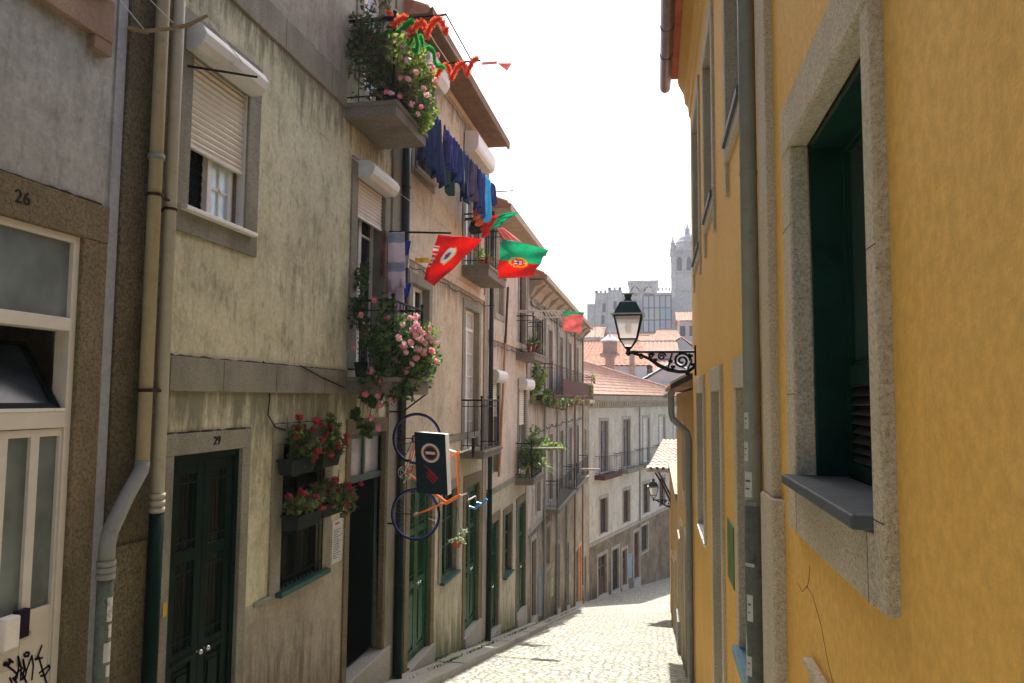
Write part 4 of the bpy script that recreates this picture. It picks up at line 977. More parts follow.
# ---- low ochre house beyond
h = House('low_ochre_house', 'lower ochre house with jutting eave and bent drainpipe beyond the street lamp', RF, 10.55, 19.0, .13, -7.0)
ho = h.root
for a, b, z0, z1 in ((12.8, 13.7, -5.0, -2.4), (15.2, 16.1, -5.6, -2.6), (17.2, 18.1, -4.9, -3.2)):
    h.door(a, b, z0, z1, .12, M['stone_light'], M['sillblue2'] if a > 15 else M['green_dark'], rec=.16, bev=0, handle=False)
h.window(13.5, 14.4, -1.7, -.5, .12, M['stone_light'], M['green_dark'], M['glass'], rec=.16, bev=0)
mb = MB(); mb.tube([RF(10.75, .29, .04), RF(10.75, .29, -.20), RF(10.75, .27, -.28), RF(10.75, .08, -.46), RF(10.75, .055, -.55), RF(10.75, .055, -4.6)], .045, 12)
mb.tube([RF(10.62, .29, .08), RF(19, .29, .08)], .055, 8); mb.build('drainpipe', M['pipegrey'], ho)
h.wall([(-7.0, .13, M['yellow2'], 'wall')])
mb = MB(); mb.prof(RF, 10.56, 19.0, [(.24, .17), (.24, .22), (-3.4, 2.2), (-7.2, .22), (-7.2, .16)])
for k in range(41):
    x = 10.7 + k * .2; A = [RF(x + .07 * math.cos(q), .27, .22 + .05 * math.sin(q)) for q in [2 * math.pi * j / 8 for j in range(8)]]; B = [RF(x + .07 * math.cos(q), -3.4, 2.2 + .05 * math.sin(q)) for q in [2 * math.pi * j / 8 for j in range(8)]]
    mb.prism(A, B)
mb.build('roof', M['tile'], ho)
MB().prof(RF, 10.545, 10.66, [(.30, .13), (.30, .20), (-3.4, 2.20), (-3.4, 2.06)]).build('verge_board', M['pipeblack'], ho)
MB().prof(RF, 10.545, 10.67, [(.31, .203), (.31, .24), (-3.4, 2.26), (-3.4, 2.203)]).build('verge_mortar', M['wallwhite'], ho)
# ---- ochre houses further down
h = House('plain_ochre_house', 'plain worn ochre house between the bent drainpipe and the orange corner house', RF, 19.05, 28.4, -2.4, -9.0)
for a, b, z0, z1 in ((20.2, 21.1, -6.6, -4.3), (23.4, 24.3, -7.2, -5.0), (26.2, 27.1, -7.8, -5.4)): h.door(a, b, z0, z1, .12, M['stone_light'], M['sillblue2'] if a > 25 else M['brown'], rec=.16, bev=0, handle=False)
h.wall([(-9.0, -2.4, M['yellow2'], 'wall')]); h.roof(-2.42, .04, M['tile_pale'], M['woodpale'], tiles_=False, rise=.9)
OF = Frame((.56, 0, 0), (0, 1, 0), (-1, 0, 0))
h = House('orange_corner_house', 'orange-rendered corner house with pale tiled canopy roof and wall lamp', OF, 28.45, 34.5, -2.45, -10.0)
ho = h.root
h.wall([(-10.0, -2.45, M['orange'], 'wall')])
mb = MB(); tiled(mb, (-.36, 28.2, -2.60), (1.6, 28.2, -2.60), (1.6, 33.2, -1.80), (.25, 33.2, -1.80), .24, .07)
mb.prism([(-.36, 28.2, -2.70), (1.6, 28.2, -2.70), (1.6, 33.2, -1.90), (.25, 33.2, -1.90)], [(-.36, 28.2, -2.62), (1.6, 28.2, -2.62), (1.6, 33.2, -1.82), (.25, 33.2, -1.82)])
for k in range(9):
    x = -.30 + k * .22; mb.tube([(x, 28.12, -2.60), (x, 28.5, -2.54)], .07, 8)
lab(mb.build('roof', M['tile_bleached'], ho, recalc=False), 'pale tiled canopy roof')
for y_ in (28.5, 30.8):
    mb = MB(); mb.tube([(.56, y_, -3.9), (.2, y_, -3.15), (-.05, y_, -2.74)], .04, 6)
    mb.build('bracket', M['brown'], ho)

# ================================================================== street lamps
def lamp(X, Y, zt, name_label, sc=1.0, wallx=.5, scroll=True):
    """lantern on a scrolled wall bracket; zt = height of the bracket's top rail"""
    t = thing('street_lamp', name_label, 'street lamp', (wallx, Y, zt)); k_ = sc
    P_ = lambda x, z, dy=0: Vector((X + (x) * k_, Y + dy, zt + z * k_))
    L = (wallx - X) / k_
    mb = MB(); r_ = .011
    mb.tube([P_(.06, 0), P_(L, 0)], .016 * k_, 8)
    arc = [(.06, -.02), (.16, -.04), (.27, -.09), (.38, -.17), (.50, -.225), (.62, -.25), (.74, -.25), (.80, -.21), (L, -.17)]
    mb.tube([P_(x, z) for x, z in arc], [.015 * k_, .018 * k_, .022 * k_, .026 * k_, .028 * k_, .026 * k_, .026 * k_, .02 * k_, .016 * k_], 8)
    def spiral(cx, cz, r0, turns, st=0, sg=1, rr=.009):
        n = int(26 * turns); mb.tube([P_(cx + r0 * (1 - .85 * j / n) * math.cos(st + sg * 2 * math.pi * turns * j / n), cz + r0 * (1 - .85 * j / n) * math.sin(st + sg * 2 * math.pi * turns * j / n)) for j in range(n + 1)], rr * k_, 6)
    spiral(.67, -.115, .105, 1.9, 0, 1, .015); spiral(.42, -.06, .052, 1.6, 0, 1, .012); spiral(.29, -.045, .036, 1.5, 0, 1, .011); spiral(.16, -.06, .035, 1.4, 3, -1, .012)
    for q in ((.53, -.12), (.56, -.19), (.78, -.05), (.80, -.16), (.34, -.1), (.74, -.28)): mb.ball(P_(*q), .024 * k_, 8, 6, sc=(1.3, .5, .9))
    mb.tube([P_(.55, -.02), P_(.52, -.12), P_(.50, -.2)], .012 * k_, 6); mb.tube([P_(.76, -.02), P_(.79, -.12), P_(.74, -.22)], .012 * k_, 6)
    mb.box(WF, wallx - .02, wallx - .002, Y - .035, Y + .035, zt - .30 * k_, zt + .08 * k_)
    mb.build('bracket', M['iron'], t)
    # lantern
    mb = MB(); B0 = .045; T0 = .172; z0, z1 = .10, .46
    mb.tube([P_(0, -.05), P_(0, -.02), P_(0, .02), P_(0, .06)], [.012 * k_, .04 * k_, .022 * k_, .05 * k_], 10)
    cor = lambda r, z: [P_(r, z, r * k_), P_(-r, z, r * k_), P_(-r, z, -r * k_), P_(r, z, -r * k_)]
    mb.tube([P_(.0, -.02), P_(.07, 0)], .02 * k_, 8)
    for c0, c1, c2 in zip(cor(.035, .05), cor(.108, .16), cor(T0, z1)): mb.tube([c0, c1], .009 * k_, 5); mb.tube([c1, c2], .011 * k_, 5)
    for r, z, q in ((.108, .16, .011), (T0, z1, .013), (.04, .055, .012)):
        cc = cor(r, z)
        for i in range(4): mb.tube([cc[i], cc[(i + 1) % 4]], q * k_, 5)
    mb.build('lantern_frame', M['lampiron'], t)
    g2 = MB()
    for (ra, za, rb, zb) in ((.035, .055, .10, .152), (.106, .165, T0 - .006, z1 - .01)):
        c0, c1 = cor(ra, za), cor(rb, zb)
        for i in range(4): g2.face([c0[i], c0[(i + 1) % 4], c1[(i + 1) % 4], c1[i]])
    g2.build('lantern_glass', M['glasslamp'], t)
    mb = MB(); g3 = lambda r, z: cor(r, z)
    mb.prism(g3(.215, .468), g3(.205, .485)); mb.build('rim', paint('pale_lamp_rim', (.45, .46, .42), .35, .2), t)
    mb = MB(); mb.prism(g3(.178, .486), g3(.10, .645)); mb.prism(g3(.055, .648), g3(.036, .69)); mb.prism(g3(.036, .69), g3(.055, .74))
    mb.build('lantern_hood', M['lamproof'], t, bevel=.006)
    mb = MB(); mb.prism(g3(.108, .635), g3(.10, .648)); mb.prism(g3(.075, .742), g3(.07, .756)); mb.build('hood_trim', paint('pale_lamp_trim', (.40, .42, .38), .35, .2), t)
    mb = MB(); mb.ball(P_(0, .30), .045 * k_, 10, 8, sc=(1, 1, 1.5)); mb.build('bulb', M['glasslamp'], t)
lamp(-.345, 9.6, .60, 'iron lantern with dark hood and milky glass on the scrolled bracket of the ochre house')
lamp(-.12, 28.9, -3.80, 'small distant lantern beneath the pale tiled canopy of the orange house', 1.05, wallx=.56)
# thin rod on the ochre wall
# ================================================================== plants
def leafball(mb, c, rad, n, size, r, mis=(0,), shell=.5, droop=0):
    c = Vector(c); blobs = [(Vector([r.gauss(0, .45) * rad[i] for i in range(3)]), r.uniform(.35, .65)) for _ in range(max(5, n // 60))]
    for _ in range(n):
        bc, br = r.choice(blobs)
        v = Vector([r.gauss(0, 1) for _ in range(3)]).normalized() * (shell + (1 - shell) * r.random())
        p = c + bc + Vector([v[i] * rad[i] * br for i in range(3)])
        leaf(mb, p, size * r.uniform(.6, 1.3), r, r.choice(mis), v, droop)
def leaf(mb, p, s, r, mi=0, out=None, droop=0):
    a = Vector([r.gauss(0, 1) for _ in range(3)]); 
    if out is not None: a += out * 1.2
    a.z -= droop; a.normalize(); b = a.cross(Vector([r.gauss(0, 1) for _ in range(3)])).normalized(); n_ = a.cross(b)
    p = Vector(p)
    i = len(mb.v); mb.v += [p - a * s * .5, p + b * s * .32 + n_ * s * .08, p + a * s * .55, p - b * s * .32 + n_ * s * .08]
    mb.f += [(i, i + 1, i + 2), (i, i + 2, i + 3)]; mb.m += [mi, mi]
FL = {}
def flower_mesh(kind, rad, mats, seed=0, n=34):
    r = random.Random(seed); mb = MB()
    for k in range(n):
        v = Vector([r.gauss(0, 1) for _ in range(3)]).normalized(); v.z *= .8
        p = v * rad * r.uniform(.7, 1.0); a = v.orthogonal().normalized(); b = v.cross(a).normalized(); s = rad * r.uniform(.35, .5)
        q = r.uniform(0, 6.28); a, b = a * math.cos(q) + b * math.sin(q), b * math.cos(q) - a * math.sin(q)
        mi = 0 if r.random() < .7 else 1; i = len(mb.v)
        mb.v += [p - a * s, p + b * s * .8 + v * s * .3, p + a * s, p - b * s * .8 + v * s * .3]; mb.f.append((i, i + 1, i + 2, i + 3)); mb.m.append(mi)
    mb.ball((0, 0, 0), rad * .62, 7, 5)
    o = mb.build('flower', mats, None, recalc=False); me = o.data; bpy.data.objects.remove(o); return me
FM = {'pink': [flower_mesh('pink', .05, [M['pink'], M['palepink']], k) for k in range(3)],
      'pale': [flower_mesh('pale', .052, [M['palepink'], M['pink']], k + 5) for k in range(3)],
      'red': [flower_mesh('red', .042, [M['red'], M['darkred']], k + 9) for k in range(3)],
      'dark': [flower_mesh('dark', .042, [M['darkred'], M['red']], k + 12) for k in range(3)]}
def flower(parent, p, kind, r, s=1.0):
    o = bpy.data.objects.new('flower', r.choice(FM[kind])); C.objects.link(o); o.parent = parent
    o.location = Vector(p) - Vector(parent.location); o.rotation_euler = [r.uniform(0, 6.28) for _ in range(3)]; q = s * r.uniform(.8, 1.15); o.scale = (q * r.uniform(.9, 1.2), q, q * r.uniform(.8, 1)); return o
LM = [M['leaf'], M['leafyel'], M['leafdark'], M['leafbrown']]

# pelargoniums trailing over the lower balcony
r = random.Random(11)
t = thing('trailing_pelargonium', 'mass of trailing pelargoniums with pink flower heads over the lower balcony', 'flowering plant', (-3.0, 8.5, .25))
mb = MB()
leafball(mb, (-3.08, 8.50, .58), (.20, .40, .42), 1500, .062, r, (0, 2, 2, 0))
leafball(mb, (-2.90, 8.95, .68), (.17, .38, .36), 1200, .062, r, (0, 0, 1, 2))
leafball(mb, (-3.16, 8.22, .60), (.16, .14, .36), 1000, .06, r, (0, 2, 2, 0))
leafball(mb, (-2.98, 8.35, .22), (.14, .26, .26), 700, .058, r, (0, 2, 2))
leafball(mb, (-2.92, 8.95, .35), (.12, .34, .22), 500, .058, r, (0, 0, 2))
for (u_, v_, Y_) in ((366, 378, 8.2), (364, 398, 8.2), (372, 400, 8.25), (358, 412, 8.2), (363, 425, 8.2), (370, 430, 8.2), (380, 395, 8.3), (376, 386, 8.3)):
    leafball(mb, at(u_, v_, Y_), (.07, .07, .09), 95, .065, r, (0, 2, 0))
for a_, b_ in (((372, 380), (366, 430)), ((360, 380), (358, 415)), ((382, 385), (376, 412))):
    mb.tube([at(*a_, 8.22), at((a_[0] + b_[0]) / 2 + 3, (a_[1] + b_[1]) / 2, 8.2), at(*b_, 8.2)], .004, 4, 4)
mb.build('foliage', LM + [M['stem']], t, recalc=False)
pk = [(361, 315), (386, 318), (354, 347), (391, 364), (397, 362), (371, 371), (381, 380), (396, 377), (365, 394), (390, 400), (378, 395), (371, 418), (378, 428), (380, 405), (406, 371), (409, 367), (432, 351), (436, 361), (374, 300)]
pl = [(403, 325), (410, 318), (416, 317), (412, 331), (416, 336), (421, 339), (404, 345), (399, 338), (418, 349), (416, 358), (411, 343), (423, 333), (430, 328), (428, 336), (432, 340), (437, 343), (414, 328), (420, 330), (406, 352), (412, 364), (425, 343), (417, 324), (424, 352)]
for q in pk: flower(t, at(q[0], q[1], 7.98 + (q[0] - 360) * .010 + r.uniform(-.04, .04)), 'pink', r, .85)
for q in pl: flower(t, at(q[0], q[1], 8.05 + (q[0] - 395) * .013 + r.uniform(-.04, .04)), 'pale', r, .78)
# spider plant at the balcony's end
t = thing('spider_plant', 'spider plant with long arching blades at the far end of the lower balcony', 'potted plant', (-3.05, 9.4, .3))
mb = MB()
for k in range(22):
    ang = r.uniform(-1.2, 1.2); L = r.uniform(.35, .75); c0 = Vector((-3.02, 9.36, .62)); dr = Vector((math.cos(ang), math.sin(ang) * .6, 0)); pts = []
    for j in range(7):
        f = j / 6; pts.append(c0 + dr * L * .75 * f + Vector((0, 0, .25 * L * math.sin(f * 2.2) - L * .75 * f * f)))
    for j in range(6):
        sd = Vector((-dr.y, dr.x, 0)) * .012 * (1 - j / 6.5); s2 = Vector((-dr.y, dr.x, 0)) * .012 * (1 - (j + 1) / 6.5)
        mb.face([pts[j] - sd, pts[j] + sd, pts[j + 1] + s2, pts[j + 1] - s2], r.choice((0, 1, 0)))
mb.build('foliage', [M['leaf'], M['leafyel']], t, recalc=False)
mb = MB(); mb.lathe((-3.02, 9.36, .40), [(.07, 0), (.1, .2), (.11, .2), (.11, .23), (.09, .23)], 14); mb.build('pot', M['terracotta'], t, smooth=False)
# climbing shrub at the near end of the lower balcony
t = thing('climbing_shrub', 'dark slender shrub climbing at the near end of the lower balcony', 'potted plant', (-3.45, 8.2, .25))
mb = MB(); leafball(mb, (-3.48, 8.30, 1.35), (.10, .12, .34), 520, .05, r, (2, 0, 2)); leafball(mb, (-3.46, 8.30, .80), (.12, .12, .34), 420, .05, r, (2, 2, 3))
mb.tube([(-3.46, 8.3, .25), (-3.47, 8.32, .9), (-3.48, 8.3, 1.6)], .009, 5, 4); mb.build('foliage', LM + [M['stem']], t, recalc=False)
mb = MB(); mb.lathe((-3.46, 8.34, .23), [(.06, 0), (.085, .17), (.09, .18), (.08, .18)], 14); mb.build('pot', M['planter'], t)
# bush on the top balcony
t = thing('balcony_rose_bush', 'large sunlit bush with pink blooms filling the top balcony under the garlands', 'flowering plant', (-3.1, 8.4, 3.5))
mb = MB()
leafball(mb, (-3.22, 8.10, 4.0), (.26, .20, .46), 2000, .065, r, (2, 0, 2, 3)); leafball(mb, (-3.44, 8.0, 4.3), (.16, .14, .46), 1000, .06, r, (2, 2, 3, 0))
leafball(mb, (-2.93, 8.45, 4.0), (.22, .42, .40), 1900, .065, r, (0, 1, 1, 1, 3)); leafball(mb, (-3.05, 8.3, 3.68), (.22, .3, .2), 900, .06, r, (2, 0, 3))  # yellow-green leaves put sunlight into this half, darker leaves the shaded half
leafball(mb, (-2.88, 8.75, 3.62), (.16, .3, .22), 800, .06, r, (1, 0, 1))
for k in range(7): a_ = Vector((-3.1 + r.uniform(-.3, .1), 8.3 + r.uniform(-.2, .4), 3.5)); mb.tube([a_, a_ + Vector((r.uniform(-.1, .2), r.uniform(-.1, .2), .5)), a_ + Vector((r.uniform(-.2, .25), r.uniform(-.2, .3), .95))], .008, 5, 4)
mb.build('foliage', LM + [M['stem']], t, recalc=False)
for u_, v_ in ((402, 48), (395, 41), (406, 60), (400, 78), (408, 79), (416, 72), (433, 67), (435, 80), (424, 88), (391, 93), (400, 96), (421, 107), (418, 114), (427, 95), (438, 55), (412, 104), (404, 34), (386, 92), (337, 96)):
    flower(t, at(u_, v_, 7.85 + max(0, (u_ - 395)) * .010) if u_ > 340 else at(u_, v_, 7.85), 'pale' if r.random() < .6 else 'pink', r, .72)
mb = MB(); mb.box(LF, 8.08, 9.05, .35, .57, 3.47, 3.66); mb.build('planter', M['planter'], t, bevel=.01)

# geranium window boxes
def winbox(label, s0, s1, z0, d0, d1, flowers, seed, top=.3, leafn=420, spill=()):
    r = random.Random(seed); c = LF((s0 + s1) / 2, (d0 + d1) / 2, z0); t = thing('window_box', label, 'window box', c, 'geranium boxes on the barred window')
    mb = MB(); mb.prism([LF(s0 + .02, d0 + .02, z0), LF(s1 - .02, d0 + .02, z0), LF(s1 - .02, d1 - .02, z0), LF(s0 + .02, d1 - .02, z0)], [LF(s0, d0, z0 + .14), LF(s1, d0, z0 + .14), LF(s1, d1, z0 + .14), LF(s0, d1, z0 + .14)])
    mb.box(LF, s0 - .01, s1 + .01, d0 - .01, d1 + .01, z0 + .125, z0 + .145); mb.build('planter', M['planter'], t, bevel=.005)
    mb = MB(); leafball(mb, LF((s0 + s1) / 2, (d0 + d1) / 2 + .02, z0 + .22), (.13, (s1 - s0) * .5, top * .45), leafn, .06, r, (0, 2, 0, 3, 1))
    for p in spill: leafball(mb, p, (.08, .1, .09), 110, .055, r, (0, 2, 3))
    for k in range(10): q = LF(r.uniform(s0, s1), r.uniform(d0, d1), z0 + .12); mb.tube([q, q + Vector((r.uniform(-.05, .08), r.uniform(-.05, .05), r.uniform(.2, top + .05)))], .004, 4, 4)
    mb.build('foliage', LM + [M['stem']], t, recalc=False)
    for (u_, v_, kd, Y_) in flowers: flower(t, at(u_, v_, Y_), kd, r, .95)
winbox('upper geranium box nearer the door, red blooms rising above it', 6.60, 7.12, -.76, .03, .19,
       [(299, 417, 'dark', 6.8), (298, 428, 'dark', 6.8), (316, 421, 'dark', 7.0), (321, 424, 'dark', 7.1), (313, 430, 'red', 7), (296, 436, 'dark', 6.7), (306, 444, 'red', 6.9), (318, 452, 'red', 7), (314, 458, 'red', 7), (303, 452, 'red', 6.9), (322, 440, 'dark', 7.1)], 21, .42, 900, [at(298, 446, 6.75), at(312, 440, 6.9)])
winbox('upper geranium box farther down the street with dark red blooms', 7.28, 7.72, -.75, .03, .19,
       [(331, 427, 'dark', 7.4), (347, 436, 'red', 7.6), (326, 434, 'dark', 7.3), (345, 442, 'dark', 7.6), (330, 455, 'red', 7.4), (338, 446, 'dark', 7.5)], 22, .40, 750, [at(341, 448, 7.6)])
winbox('lower geranium box at window middle, bright red blooms', 6.72, 7.26, -1.30, .03, .21,
       [(289, 497, 'red', 6.65), (304, 494, 'red', 6.8), (309, 502, 'red', 6.9), (300, 490, 'red', 6.8), (316, 497, 'dark', 7), (297, 500, 'dark', 6.75), (322, 508, 'red', 7.1)], 23, .28, 800, [at(292, 508, 6.65)])
winbox('lower geranium box spilling furthest to the right past the notice sheet', 7.30, 7.82, -1.27, .03, .21,
       [(335, 480, 'dark', 7.4), (331, 485, 'dark', 7.4), (349, 484, 'red', 7.6), (351, 490, 'red', 7.6), (346, 487, 'red', 7.6), (355, 497, 'red', 7.7), (361, 483, 'dark', 7.7), (345, 504, 'red', 7.6), (339, 490, 'dark', 7.5)], 24, .32, 800, [at(350, 494, 7.65), at(343, 504, 7.6), at(330, 496, 7.35)])
# notice sheet
t = thing('notice_sheet', 'white printed menu sheet on the cream wall below the geraniums', 'notice', LF(8.06, 0, -1.65))
s_ = MB().box(LF, 7.93, 8.20, .0, .014, -1.885, -1.405).build('board', M['paper'], t)
mb = MB()
for k in range(13): mb.box(LF, 7.97, 8.16 - (k * 37 % 5) * .02, .0145, .0155, -1.52 - k * .026, -1.512 - k * .026)
mb.build('print', M['ink'], s_); MB().box(LF, 8.0, 8.12, .0145, .0155, -1.455, -1.435).build('print_heading', M['redink'], s_)

# potted plants on farther balconies
def palm(label, p, n, L, seed, spread=1.0, pot=True, mats=('leaf', 'leafyel'), w_=.02, cat='potted plant'):
    r = random.Random(seed); p = Vector(p); t = thing('potted_plant', label, cat, p); mb = MB()
    for k in range(n):
        a = r.uniform(0, 6.28); el = r.uniform(.25, 1.4); l = L * r.uniform(.6, 1.1); dr = Vector((math.cos(a) * math.cos(el) * spread, math.sin(a) * math.cos(el) * spread, math.sin(el)))
        sd = dr.cross(Vector((0, 0, 1))).normalized(); pts = [p + Vector((0, 0, .18)) + dr * l * f + Vector((0, 0, -.45 * l * f * f * (1.3 - el * .6))) for f in (0, .25, .5, .75, 1)]
        for j in range(4): mb.face([pts[j] - sd * w_ * (1 - j / 4.2), pts[j] + sd * w_ * (1 - j / 4.2), pts[j + 1] + sd * w_ * (1 - (j + 1) / 4.2), pts[j + 1] - sd * w_ * (1 - (j + 1) / 4.2)], r.choice((0, 1)))
    mb.build('foliage', [M[m_] for m_ in mats], t, recalc=False)
    if pot: mb = MB(); mb.lathe(p, [(.09, 0), (.13, .2), (.145, .22), (.145, .25), (.12, .25)], 14); mb.build('pot', M['terracotta'], t)
    return t
palm('small palm in a terracotta pot on the flag balcony', (-3.32, 14.2, 2.52), 46, .42, 31)
palm('leafy plant in an orange-red pot beside the faded flag', (-3.28, 19.6, 1.2), 60, .65, 32)
palm('low grassy plant at the near corner of the flag balcony', (-3.3, 13.6, 2.52), 30, .28, 33, pot=False)
palm('bushy dark plant at the far end of the faded-flag balcony', (-3.3, 20.4, 1.2), 60, .55, 34, mats=('leaf', 'leafdark'))
t = palm('big bright green fern filling the lower leafy balcony', (-3.3, 19.5, -2.0), 150, 1.0, 35, w_=.035)
mb = MB(); r = random.Random(5); leafball(mb, (-3.2, 19.5, -1.5), (.3, .4, .45), 900, .10, r, (0, 1, 0)); leafball(mb, (-2.7, 19.4, -1.25), (.5, .2, .12), 260, .10, r, (0, 1)); mb.build('foliage', LM, t, recalc=False)
t = thing('climber', 'bright yellow-green climber on the near corner of the rusty balcony', 'plant', (-3.4, 21.6, -.2)); mb = MB()
leafball(mb, (-3.35, 21.5, .55), (.22, .3, .6), 420, .12, r, (1, 1, 0)); leafball(mb, (-3.25, 22.3, -.05), (.25, .7, .3), 380, .12, r, (0, 1, 2)); mb.build('foliage', LM, t, recalc=False)
for k, (y_, lb) in enumerate(((23.6, 'trailing ferns under the near half of the rusty balcony'), (27.5, 'dry brown plants along the middle of the rusty balcony'), (31.5, 'dry plants hanging under the far half of the rusty balcony'), (35.5, 'yellowish spiky plant at the far end of the rusty balcony'))):
    t = thing('balcony_plant', lb, 'plant', (-3.05, y_, -.1)); mb = MB()
    leafball(mb, (-3.02, y_, -.12 if k < 3 else .35), (.14, 1.7 if k < 3 else .4, .2 if k < 3 else .5), 520 if k < 3 else 300, .12, r, ((0, 2, 3), (3, 3, 0), (3, 0, 3), (1, 1, 3))[k]); mb.build('foliage', LM, t, recalc=False)

# ================================================================== garlands, rods and clotheslines
def rod(label, a, b, r_=.014, cat='rod', mt=None, name='rod'):
    o = MB().tube([a, b], r_, 8).build(name, mt or M['iron']); return tag(o, label, cat)
za = 4.50
t = thing('clothes_airer', 'two iron rods strung with pale lines on the top flower balcony', 'clothes airer', (-3.0, 8.1, za))
mb = MB(); mb.tube([(-3.45, 8.1, za), (-2.40, 8.1, za)], .013, 8); mb.tube([(-3.4, 9.35, za), (-2.28, 9.35, za + .01)], .013, 8); mb.tube([(-2.40, 8.08, za), (-2.40, 9.38, za + .01)], .01, 6); mb.build('rod', M['iron'], t)
for x in (-2.55, -2.72, -2.9): o_ = MB().tube([(x, 8.1, za + .01), (x, 8.7, za - .02), (x, 9.35, za + .01)], .005, 5).build('line', M['rope'], t)
def garland(label, pts, mt, coil=.09, turns=4, r_=.03, seed=1, group=None):
    r = random.Random(seed); pts = [Vector(p) for p in pts]; mb = MB(); N_ = 90; path = []
    def P_(f):
        q = f * (len(pts) - 1); i = min(int(q), len(pts) - 2); return pts[i].lerp(pts[i + 1], q - i)
    for k in range(N_ + 1):
        f = k / N_; a = 2 * math.pi * turns * f; path.append(P_(f) + Vector((coil * .25 * math.cos(a), coil * math.sin(a * 1.0) * .8, coil * math.cos(a))))
    mb.tube(path, r_ * .35, 5)
    for k in range(N_):
        for j in range(30):
            p = path[k].lerp(path[k + 1], r.random()); v = Vector([r.gauss(0, 1) for _ in range(3)]).normalized() * r_ * r.uniform(.7, 1.25); s_ = v.orthogonal().normalized() * .008
            mb.face([p - s_, p + s_, p + v + s_ * .5, p + v - s_ * .5])
    return tag(mb.build('tinsel_garland', mt, None, recalc=False), label, 'garland', group)
garland('orange-red tinsel coiled round the near airer rod', [at(386, 18, 8.1), at(402, 25, 8.1), at(418, 30, 8.1), at(432, 28, 8.1), at(450, 24, 8.1)], M['tinsel_red'], .085, 3.6, .045, 1)
garland('orange-red tinsel coiled round the far airer rod', [at(428, 78, 9.3), at(445, 72, 9.35), at(462, 70, 9.35), at(476, 65, 9.35)], M['tinsel_red'], .085, 3.0, .045, 2)
garland('green tinsel draped in a long swag below the near airer rod', [at(371, 58, 8.05), at(372, 45, 8.05), at(385, 36, 8.05), at(400, 30, 8.05), at(412, 22, 8.1)], M['tinsel_green'], .015, 2, .035, 3)
garland('green tinsel hanging in a loop beside the pink blooms', [at(413, 22, 8.1), at(412, 38, 8.1), at(408, 48, 8.1), at(416, 52, 8.1), at(418, 42, 8.1), at(414, 30, 8.1)], M['tinsel_green'], .012, 2, .03, 4)
garland('small bright green tinsel bow between the two airer rods', [at(420, 38, 8.6), at(426, 52, 8.6), at(432, 46, 8.7), at(434, 60, 8.8), at(444, 70, 9.1)], M['tinsel_green'], .03, 3, .03, 5)
# string with a faded pennant
t = thing('pennant_string', 'string with one faded pink pennant stretching from the far airer rod', 'bunting', (-2.2, 9.4, 4.5))
mb = MB(); mb.tube([at(476, 65, 9.35), at(500, 61, 9.35), at(524, 62, 9.35)], .006, 5); mb.build('string', M['rope'], t)
mb = MB(); mb.prism([at(497, 63, 9.35), at(512, 63, 9.35), at(507, 71, 9.35)], [at(497, 63, 9.35) + Vector((0, .004, 0)), at(512, 63, 9.35) + Vector((0, .004, 0)), at(507, 71, 9.35) + Vector((0, .004, 0))]); mb.build('pennant', M['flagpink'], t)
mb = MB(); a_, b_, c_, d_ = at(482, 62, 9.35), at(497, 61, 9.35), at(497, 64, 9.35), at(482, 65, 9.35); mb.prism([a_, b_, c_, d_], [p + Vector((0, .004, 0)) for p in (a_, b_, c_, d_)]); mb.build('ribbon', M['flagpink'], t)
# branch-like rod across the first pipes and its lines
t = thing('clothesline_rod', 'rough brown rod holding the long clothesline, at top left across the drainpipes', 'clothesline', (-3.55, 4.4, 2.55))
pts = [Vector((-3.58, 4.35, 2.54)), Vector((-3.5, 4.40, 2.53)), Vector((-3.35, 4.47, 2.57)), Vector((-3.22, 4.5, 2.60)), Vector((-3.08, 4.52, 2.67))]
MB().tube(pts, [.013, .016, .013, .015, .011], 8).build('rod', M['branch'], t)
for x, z, x2, z2 in ((-3.50, 2.54, -3.46, 2.9), (-3.3, 2.6, -3.28, 2.75), (-3.1, 2.66, -3.1, 2.66)):
    MB().tube([(x, 4.45, z), (x2, 3.2, z2), (x2, 1.2, z2 + .1)], .004, 5).build('line', M['rope'], t)
# the line that runs on down the street to the flag rod
MB().tube([(-3.1, 4.52, 2.66), at(262, 86, 6.2), at(330, 140, 7.6), at(395, 190, 8.9), at(447, 228, 9.5)], .004, 5).build('line', M['rope'], t)
rod('rusty hook bar across the upper window shutter', at(188, 66, 5.0), at(257, 77, 5.6), .010, 'bar')

